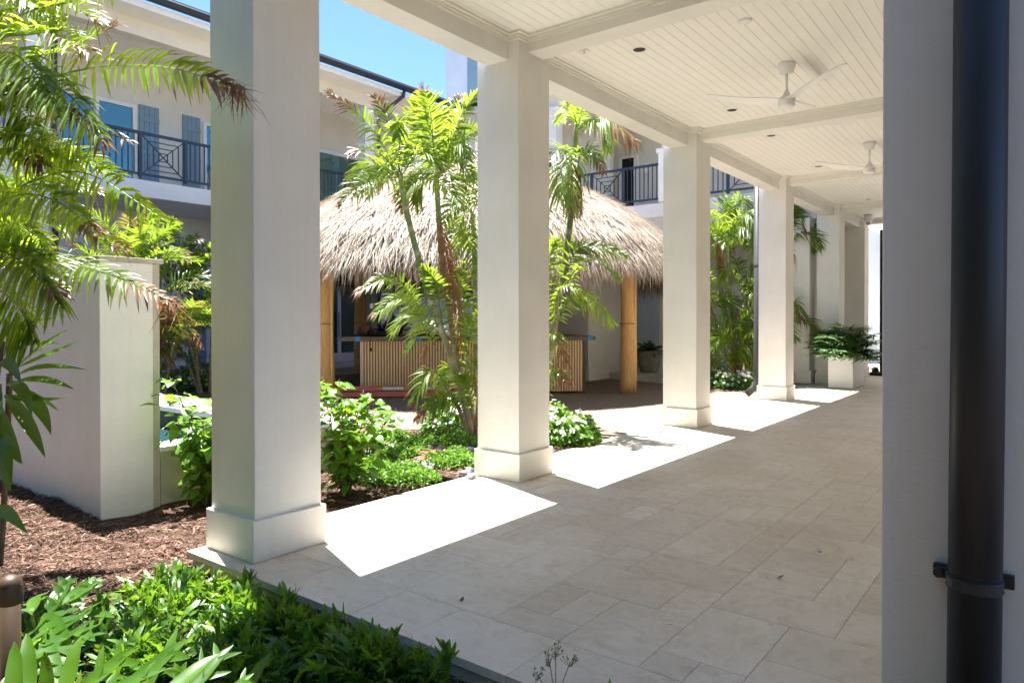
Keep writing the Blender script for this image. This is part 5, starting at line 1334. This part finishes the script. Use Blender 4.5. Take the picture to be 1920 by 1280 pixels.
# --- lobed leaves (ferns and split-leaf plants)
def lobed(mb, P, D, U, L, W, bend, nl, llen, lw, hue, prof, fold=.15, lprof=(.6, 1, .8, .1), span=(.25, .8), lang=.75, wave=.08):
    c = blades(mb, P, D, U, L, W, bend=bend, prof=prof, fold=fold, hue=hue, wave=wave)
    m, k = c.shape[:2]
    D_ = nrm(np.broadcast_to(D, (m, 3))); Wd = nrm(np.cross(D_, U)); Nn = np.cross(Wd, D_)
    for i in range(nl):
        t = span[0] + (span[1]-span[0])*(i/(max(nl-1, 1))); f = t*(k-1); j = int(f); w = f - j
        pos = c[:, j]*(1-w) + c[:, min(j+1, k-1)]*w
        tan = nrm(c[:, min(j+1, k-1)] - c[:, j])
        for sg in (-1, 1):
            jit = RNG.normal(0, .12, (m, 3))
            DD = nrm(Wd*sg*math.sin(lang) + tan*math.cos(lang) + Nn*.12 + jit)
            keep = RNG.random(m) < .9
            ll = llen*L*np.interp(t, [0, .35, 1], [.75, 1, .55])*RNG.uniform(.7, 1.2, m)
            blades(mb, pos[keep], DD[keep], Nn[keep], ll[keep], (lw*np.ones(m))[keep]*RNG.uniform(.8, 1.2, keep.sum()), bend=(bend*.5*np.ones(m))[keep], prof=lprof, fold=fold*.6, hue=np.broadcast_to(hue, (m,))[keep], wave=wave)

# fern groundcover along the floor edge: individual clumps too many to count
def fern_patch(nc, region, seed):
    r = np.random.default_rng(seed); P, D, U, L = [], [], [], []
    k = 0; ctr = None
    while k < nc:
        if ctr is None or r.random() < .24: ctr = (r.uniform(*region[0:2]), r.uniform(*region[2:4]))
        px, py = ctr[0] + r.normal(0, 17), ctr[1] + r.normal(0, 13)
        if r.random() < .05: ctr = None
        x, y = gnd(px, py, -.08)[:2]
        if not region[4](px, py) : continue
        if x > -.34 and y > 2.22: continue
        k += 1
        nleaf = r.integers(8, 14); z = float(mulch_h(x, y))
        a = r.uniform(0, 2*PI, nleaf); el = r.uniform(.35, 1.45, nleaf)
        for aa, ee in zip(a, el):
            dy_ = math.sin(aa)*math.cos(ee)
            if x > -.4 and y > 2.0 and dy_ > 0: dy_ *= -.4 if ee < 1.0 else .25
            P.append([x + r.normal(0, .03), min(y + r.normal(0, .03), 2.26 if x > -.34 else 9), z]); D.append([math.cos(aa)*math.cos(ee), dy_, math.sin(ee)])
            L.append(r.uniform(.10, .24) if r.random() < .72 else r.uniform(.22, .36))
    P, D, L = np.array(P), nrm(np.array(D)), np.array(L); m = len(P)
    U = nrm(np.stack([-D[:, 0]*D[:, 2], -D[:, 1]*D[:, 2], 1 - D[:, 2]**2 + .02], -1) + r.normal(0, .25, (m, 3)))
    return P, D, U, L, np.clip(r.normal(.32, .30, m), 0, 1)
mb = MB()
line = lambda px, py: True
reg1 = (400, 930, 1060, 1285, lambda px, py: py > 1045 + (px-400)*.46 and py < 1300)
reg2 = (225, 470, 1060, 1290, lambda px, py: py > 1100 and not (px < 300 and py < 1100))
reg3 = (40, 330, 1130, 1300, lambda px, py: True)
for nc, rg, sd in ((150, reg1, 1), (50, reg2, 2), (18, reg3, 3)):
    P, D, U, L, hue = fern_patch(nc, rg, sd)
    h_ = RNG.random(len(P)) < .55
    for k_, nl_ in ((h_, 1), (~h_, 2)):
        lobed(mb, P[k_], D[k_], U[k_], L[k_], L[k_]*.07 + .011, .3, nl_, .28, .014, hue[k_], (.3, .5, .75, 1, 1, .85, .6, .15), wave=.2, lprof=(.7, 1, .9, .3), span=(.5, .72), lang=.6)
# fern running out of frame towards the camera side
r = np.random.default_rng(4)
tag(mb.build('fern_groundcover', M['fern'], smooth=True), 'glossy wavy-leaved fern carpet along the edge of the stone floor', 'fern', kind='stuff')
# one taller clump beside the mulch
g_ = gnd(315, 1122, -.1)
FC = empty('fern_clump', (g_[0], g_[1], -.1), 0, 'bright tall fern clump standing in front of the bark mulch', 'fern')
mb = MB(); r = np.random.default_rng(8); n = 130
a = r.uniform(0, 2*PI, n); el = r.uniform(.2, 1.4, n); rad = r.uniform(0, .26, n)
P = np.stack([np.cos(a)*rad, np.sin(a)*rad, 0*a], -1); D = np.stack([np.cos(a)*np.cos(el), np.sin(a)*np.cos(el), np.sin(el)], -1)
U = nrm(np.stack([-D[:, 0]*D[:, 2], -D[:, 1]*D[:, 2], 1 - D[:, 2]**2 + .02], -1) + r.normal(0, .25, (n, 3)))
L = r.uniform(.12, .26, n)
lobed(mb, P, D, U, L, L*.075 + .012, .3, 1, .28, .016, np.clip(r.normal(.6, .25, n), 0, 1), (.3, .5, .75, 1, 1, .85, .6, .15), wave=.2, lprof=(.7, 1, .9, .3), span=(.55, .75), lang=.6)
mb.build('foliage', M['fern'], FC, smooth=True)

# split-leaf plants close to the camera
def splitleaf(label, leaves, base):
    e = empty('split_leaf_plant', tuple(base), 0, label, 'plant', 'split-leaf plants in the near bed')
    mb = MB(); sb = MB()
    for (p0, p1, W, nlb) in leaves:
        a = at(*p0) - base; b = at(*p1) - base; D = b - a; L = np.linalg.norm(D)*1.08; W = W*1.2
        U = nrm(np.array([.25, -.45, .85]) + RNG.normal(0, .12, 3))
        lobed(mb, a[None], nrm(D)[None], U[None], np.array([L]), np.array([W*.46]), .12, nlb, .40, W*.24, np.array([RNG.uniform(.3, .9)]), (.3, .75, .95, 1, .95, .8, .55, .05), fold=.36, lprof=(.8, 1, .9, .6, .1), span=(.12, .72), lang=.85, wave=.05)
        sb.tube(curve([np.array([RNG.normal(0, .04), RNG.normal(0, .04), 0]), a*np.array([.6, .6, .6]), a], 10), .006, 6, np.array([.9, 0, .5, 1]))
    mb.build('foliage', M['broad'], e, smooth=True); sb.build('stems', M['bark'], e, smooth=True)
splitleaf('split-leaf plant with broad glossy leaves beside the bronze pipe', [((95, 1150, 3.1), (130, 1075, 3.25), .13, 4), ((80, 1155, 3.1), (130, 1200, 2.8), .16, 4), ((120, 1130, 3.1), (185, 1080, 3.2), .12, 4), ((60, 1150, 3.0), (70, 1105, 3.2), .1, 3),
    ((90, 1180, 2.9), (40, 1230, 2.7), .13, 4), ((130, 1180, 3.0), (175, 1190, 2.9), .1, 3), ((150, 1150, 3.2), (210, 1145, 3.1), .08, 3), ((75, 1200, 2.8), (110, 1265, 2.6), .13, 4)], np.array([*gnd(95, 1260, -.1)[:2], -.1]))
splitleaf('near split-leaf plant with long upright leaves at the bottom edge', [((115, 1330, 2.3), (150, 1185, 2.45), .11, 0), ((130, 1320, 2.3), (245, 1205, 2.4), .10, 3), ((60, 1300, 2.2), (50, 1180, 2.3), .085, 0), ((150, 1330, 2.2), (300, 1240, 2.25), .09, 2),
    ((250, 1340, 2.3), (305, 1225, 2.4), .08, 0), ((330, 1330, 2.5), (430, 1200, 2.7), .09, 3), ((200, 1330, 2.2), (215, 1255, 2.3), .08, 0), ((390, 1340, 2.4), (470, 1255, 2.5), .07, 2), ((0, 1330, 2.1), (12, 1260, 2.2), .07, 0), ((190, 1345, 2.2), (345, 1185, 2.35), .12, 2), ((270, 1345, 2.3), (400, 1215, 2.5), .11, 0), ((430, 1345, 2.6), (505, 1215, 2.75), .10, 0), ((100, 1340, 2.1), (85, 1215, 2.15), .09, 0), ((30, 1340, 2.05), (28, 1195, 2.15), .09, 0), ((360, 1345, 2.4), (330, 1235, 2.5), .09, 2)], np.array([*gnd(180, 1420, -.1)[:2], -.1]))

# spindly weed by the floor edge
p_ = gnd(1045, 1330, -.1); p_ = at(1042, 1330, 2.75)
WE = empty('seedhead_weed', (p_[0], p_[1], -.1), 0, 'thin weed with branching seed heads at the bottom edge of the floor', 'weed')
base = np.array([p_[0], p_[1], -.1])
mb = MB(); lb = MB(); r = np.random.default_rng(3)
for tops in ((1042, 1222), (1070, 1240), (1008, 1265), (1030, 1240)):
    t = at(tops[0], tops[1], 2.75) - base
    mb.tube(curve([np.zeros(3), t*np.array([.3, .3, .55]), t], 12), .0016, 5)
    for k in range(9):
        q_ = t + r.normal(0, .017, 3) + np.array([0, 0, .012]); mb.tube([t - np.array([0, 0, .02]), q_], .0009, 4)
        blades(lb, np.repeat(q_[None], 3, 0), r.normal(0, 1, (3, 3)) + np.array([0, 0, .5]), r.normal(0, 1, (3, 3)), .013, .005, dry=.3)
mb.build('stalks', M['twig'], WE); lb.build('seed_heads', M['cover'], WE)
p_ = at(1140, 1290, 2.7); mb = MB(); blades(mb, np.array([p_ - np.array([0, 0, .12])]), np.array([[0.05, 0, 1]]), np.array([[.6, -.7, .1]]), .16, .035, prof=(.4, .9, 1, .7, .1), fold=.2)
tag(mb.build('leaf_sprig', M['fern']), 'single upright green leaf tip at the bottom edge beside the weed', 'leaf')

# small litter on the floor
for i, (px, py, l) in enumerate(((1457, 1082, 'dark curled dry leaf on the stone floor nearest the right column'), (863, 1127, 'dark brown leaf scrap on the floor near the fern edge'), (1228, 963, 'thin dark twig on the floor in the shade'), (810, 1016, 'tiny twig in the sunlit patch by the near column'), (1182, 1055, 'tiny dark crumb on the mid floor'), (1253, 1170, 'brown speck on the floor near the bottom middle'))):
    mb = MB(); blades(mb, np.zeros((1, 3)), np.array([[1, .2, .15]]), np.array([[.3, .1, 1]]), [.045, .04, .06, .05, .025, .03][i], [.02, .022, .006, .006, .014, .012][i], bend=.2, curl=.4, prof=(.3, 1, .8, .1), dry=np.ones(1), hue=np.zeros(1))
    o = mb.build('fallen_leaf', M['twig']); o.location = gnd(px, py, .006); o.rotation_euler = (0, 0, i*1.1 + .5); tag(o, l, 'leaf')
mb = MB(); mb.box(-.012, .012, -.007, .007, 0, .003); o = mb.build('tape_scrap', M['tape']); o.location = gnd(1537, 1034, .002); tag(o, 'tiny blue tape scrap on the stone floor', 'scrap')

# stand at the far end of the walkway
p_ = gnd(1648, 704, 0)
FE = empty('floor_stand', (p_[0] + .05, p_[1], 0), 0, 'black post with dark flat base at the far end of the walkway', 'post')
mb = MB(); mb.box(-.03, .03, -.03, .03, .06, 3.9); mb.build('post', M['dark'], FE)
mb = MB(); mb.box(-.28, .25, -.2, .2, 0, .10); mb.build('base', M['dark'], FE, bevel=.02)
o = lump('weight', M['dark'], (-.14, 0, .15), (.09, .09, .09), 33, FE)
# low dark-leaved plant by the fifth column
p_ = gnd(1494, 722, 0)
DPt = empty('dark_leaf_plant', (p_[0]-.35, p_[1]+.6, 0), 0, 'small dark leaved plant between the fourth column and the planter', 'plant')
lb = MB(); n = 70; r = np.random.default_rng(2); a = r.uniform(0, 6.28, n)
blades(lb, np.stack([np.cos(a)*.08, np.sin(a)*.08, r.uniform(0, .3, n)], -1), np.stack([np.cos(a), np.sin(a), r.uniform(.1, 1, n)], -1), np.array([0, 0, 1.0]), r.uniform(.12, .26, n), .05, bend=.3, prof=(.2, .9, 1, .7, .05), fold=.2)
lb.build('foliage', M['rhapis'], DPt, smooth=True)

# unseen hedge added to cut sky light, house wall past the walkway end
HG = empty('added_hedge', (2, -3.6, -.1), 0, 'tall dark green hedge added behind the viewpoint to block sky light', 'hedge')
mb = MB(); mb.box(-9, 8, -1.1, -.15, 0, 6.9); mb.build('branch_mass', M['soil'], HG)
n = 36000; r = np.random.default_rng(12)
P = np.stack([r.uniform(-9, 8, n), r.normal(-.02, .12, n), r.uniform(0, 7.1, n)], -1); tp = r.random(n) < .15
P[tp, 1] = r.uniform(-1.1, 0, tp.sum()); P[tp, 2] = r.normal(6.95, .12, tp.sum())
lb = MB(); blades(lb, P, r.normal(0, .6, (n, 3)) + np.array([0, .6, .3]), r.normal(0, .5, (n, 3)) + np.array([0, .8, .4]), r.uniform(.10, .18, n), r.uniform(.06, .10, n), bend=.2, prof=(.2, .9, 1, .1), fold=.2)
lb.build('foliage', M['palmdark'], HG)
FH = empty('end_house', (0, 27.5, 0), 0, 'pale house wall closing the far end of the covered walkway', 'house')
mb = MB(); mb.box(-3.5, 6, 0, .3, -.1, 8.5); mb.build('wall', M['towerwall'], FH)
mb = MB(); mb.box(.2, 1.3, -.06, 0, 0, 2.9); mb.build('door', M['frame'], FH)

# ------------------------------------------------------------------ light, sky, camera
SUN = np.array([-1.0, .36, 0.0]); SUN /= np.linalg.norm(SUN); EL = math.radians(73.8)
SUN = SUN*math.cos(EL) + np.array([0, 0, math.sin(EL)])
w = bpy.data.worlds.new('World'); SC.world = w; w.use_nodes = True
nt = w.node_tree; bg = nt.nodes['Background']
sky = nt.nodes.new('ShaderNodeTexSky'); sky.sky_type = 'NISHITA'; sky.sun_disc = False
sky.sun_elevation = EL; sky.sun_rotation = math.atan2(SUN[0], SUN[1])
sky.air_density = 1.0; sky.dust_density = 0.1; sky.ozone_density = 7.0; sky.altitude = 2500
nt.links.new(sky.outputs[0], bg.inputs[0]); bg.inputs[1].default_value = 0.058
ld = bpy.data.lights.new('Sun', 'SUN'); ld.energy = 4.0; ld.angle = math.radians(.5); ld.color = (1, .975, .93)
lo = bpy.data.objects.new('Sun', ld); COL.objects.link(lo)
lo.rotation_euler = Vector(-SUN).to_track_quat('-Z', 'Y').to_euler()

cd_ = bpy.data.cameras.new('Camera'); co = bpy.data.objects.new('Camera', cd_); COL.objects.link(co)
Mx = Matrix(((R_[0], U_[0], -F_[0], CAM[0]), (R_[1], U_[1], -F_[1], CAM[1]), (R_[2], U_[2], -F_[2], CAM[2]), (0, 0, 0, 1)))
co.matrix_world = Mx
cd_.sensor_width = 36; cd_.lens = FPX/1920*36; cd_.shift_y = -(640 - CY)/1920
cd_.clip_start = .05; cd_.clip_end = 2000
SC.camera = co
SC.view_settings.view_transform = 'Standard'; SC.view_settings.look = 'None'; SC.view_settings.gamma = 1
SC.view_settings.exposure = 2.68
SC.render.engine = 'CYCLES'
SC.cycles.max_bounces = 10; SC.cycles.diffuse_bounces = 6; SC.cycles.transmission_bounces = 6; SC.cycles.transparent_max_bounces = 6
SC.cycles.sample_clamp_indirect = 6.0
SC.cycles.use_denoising = True
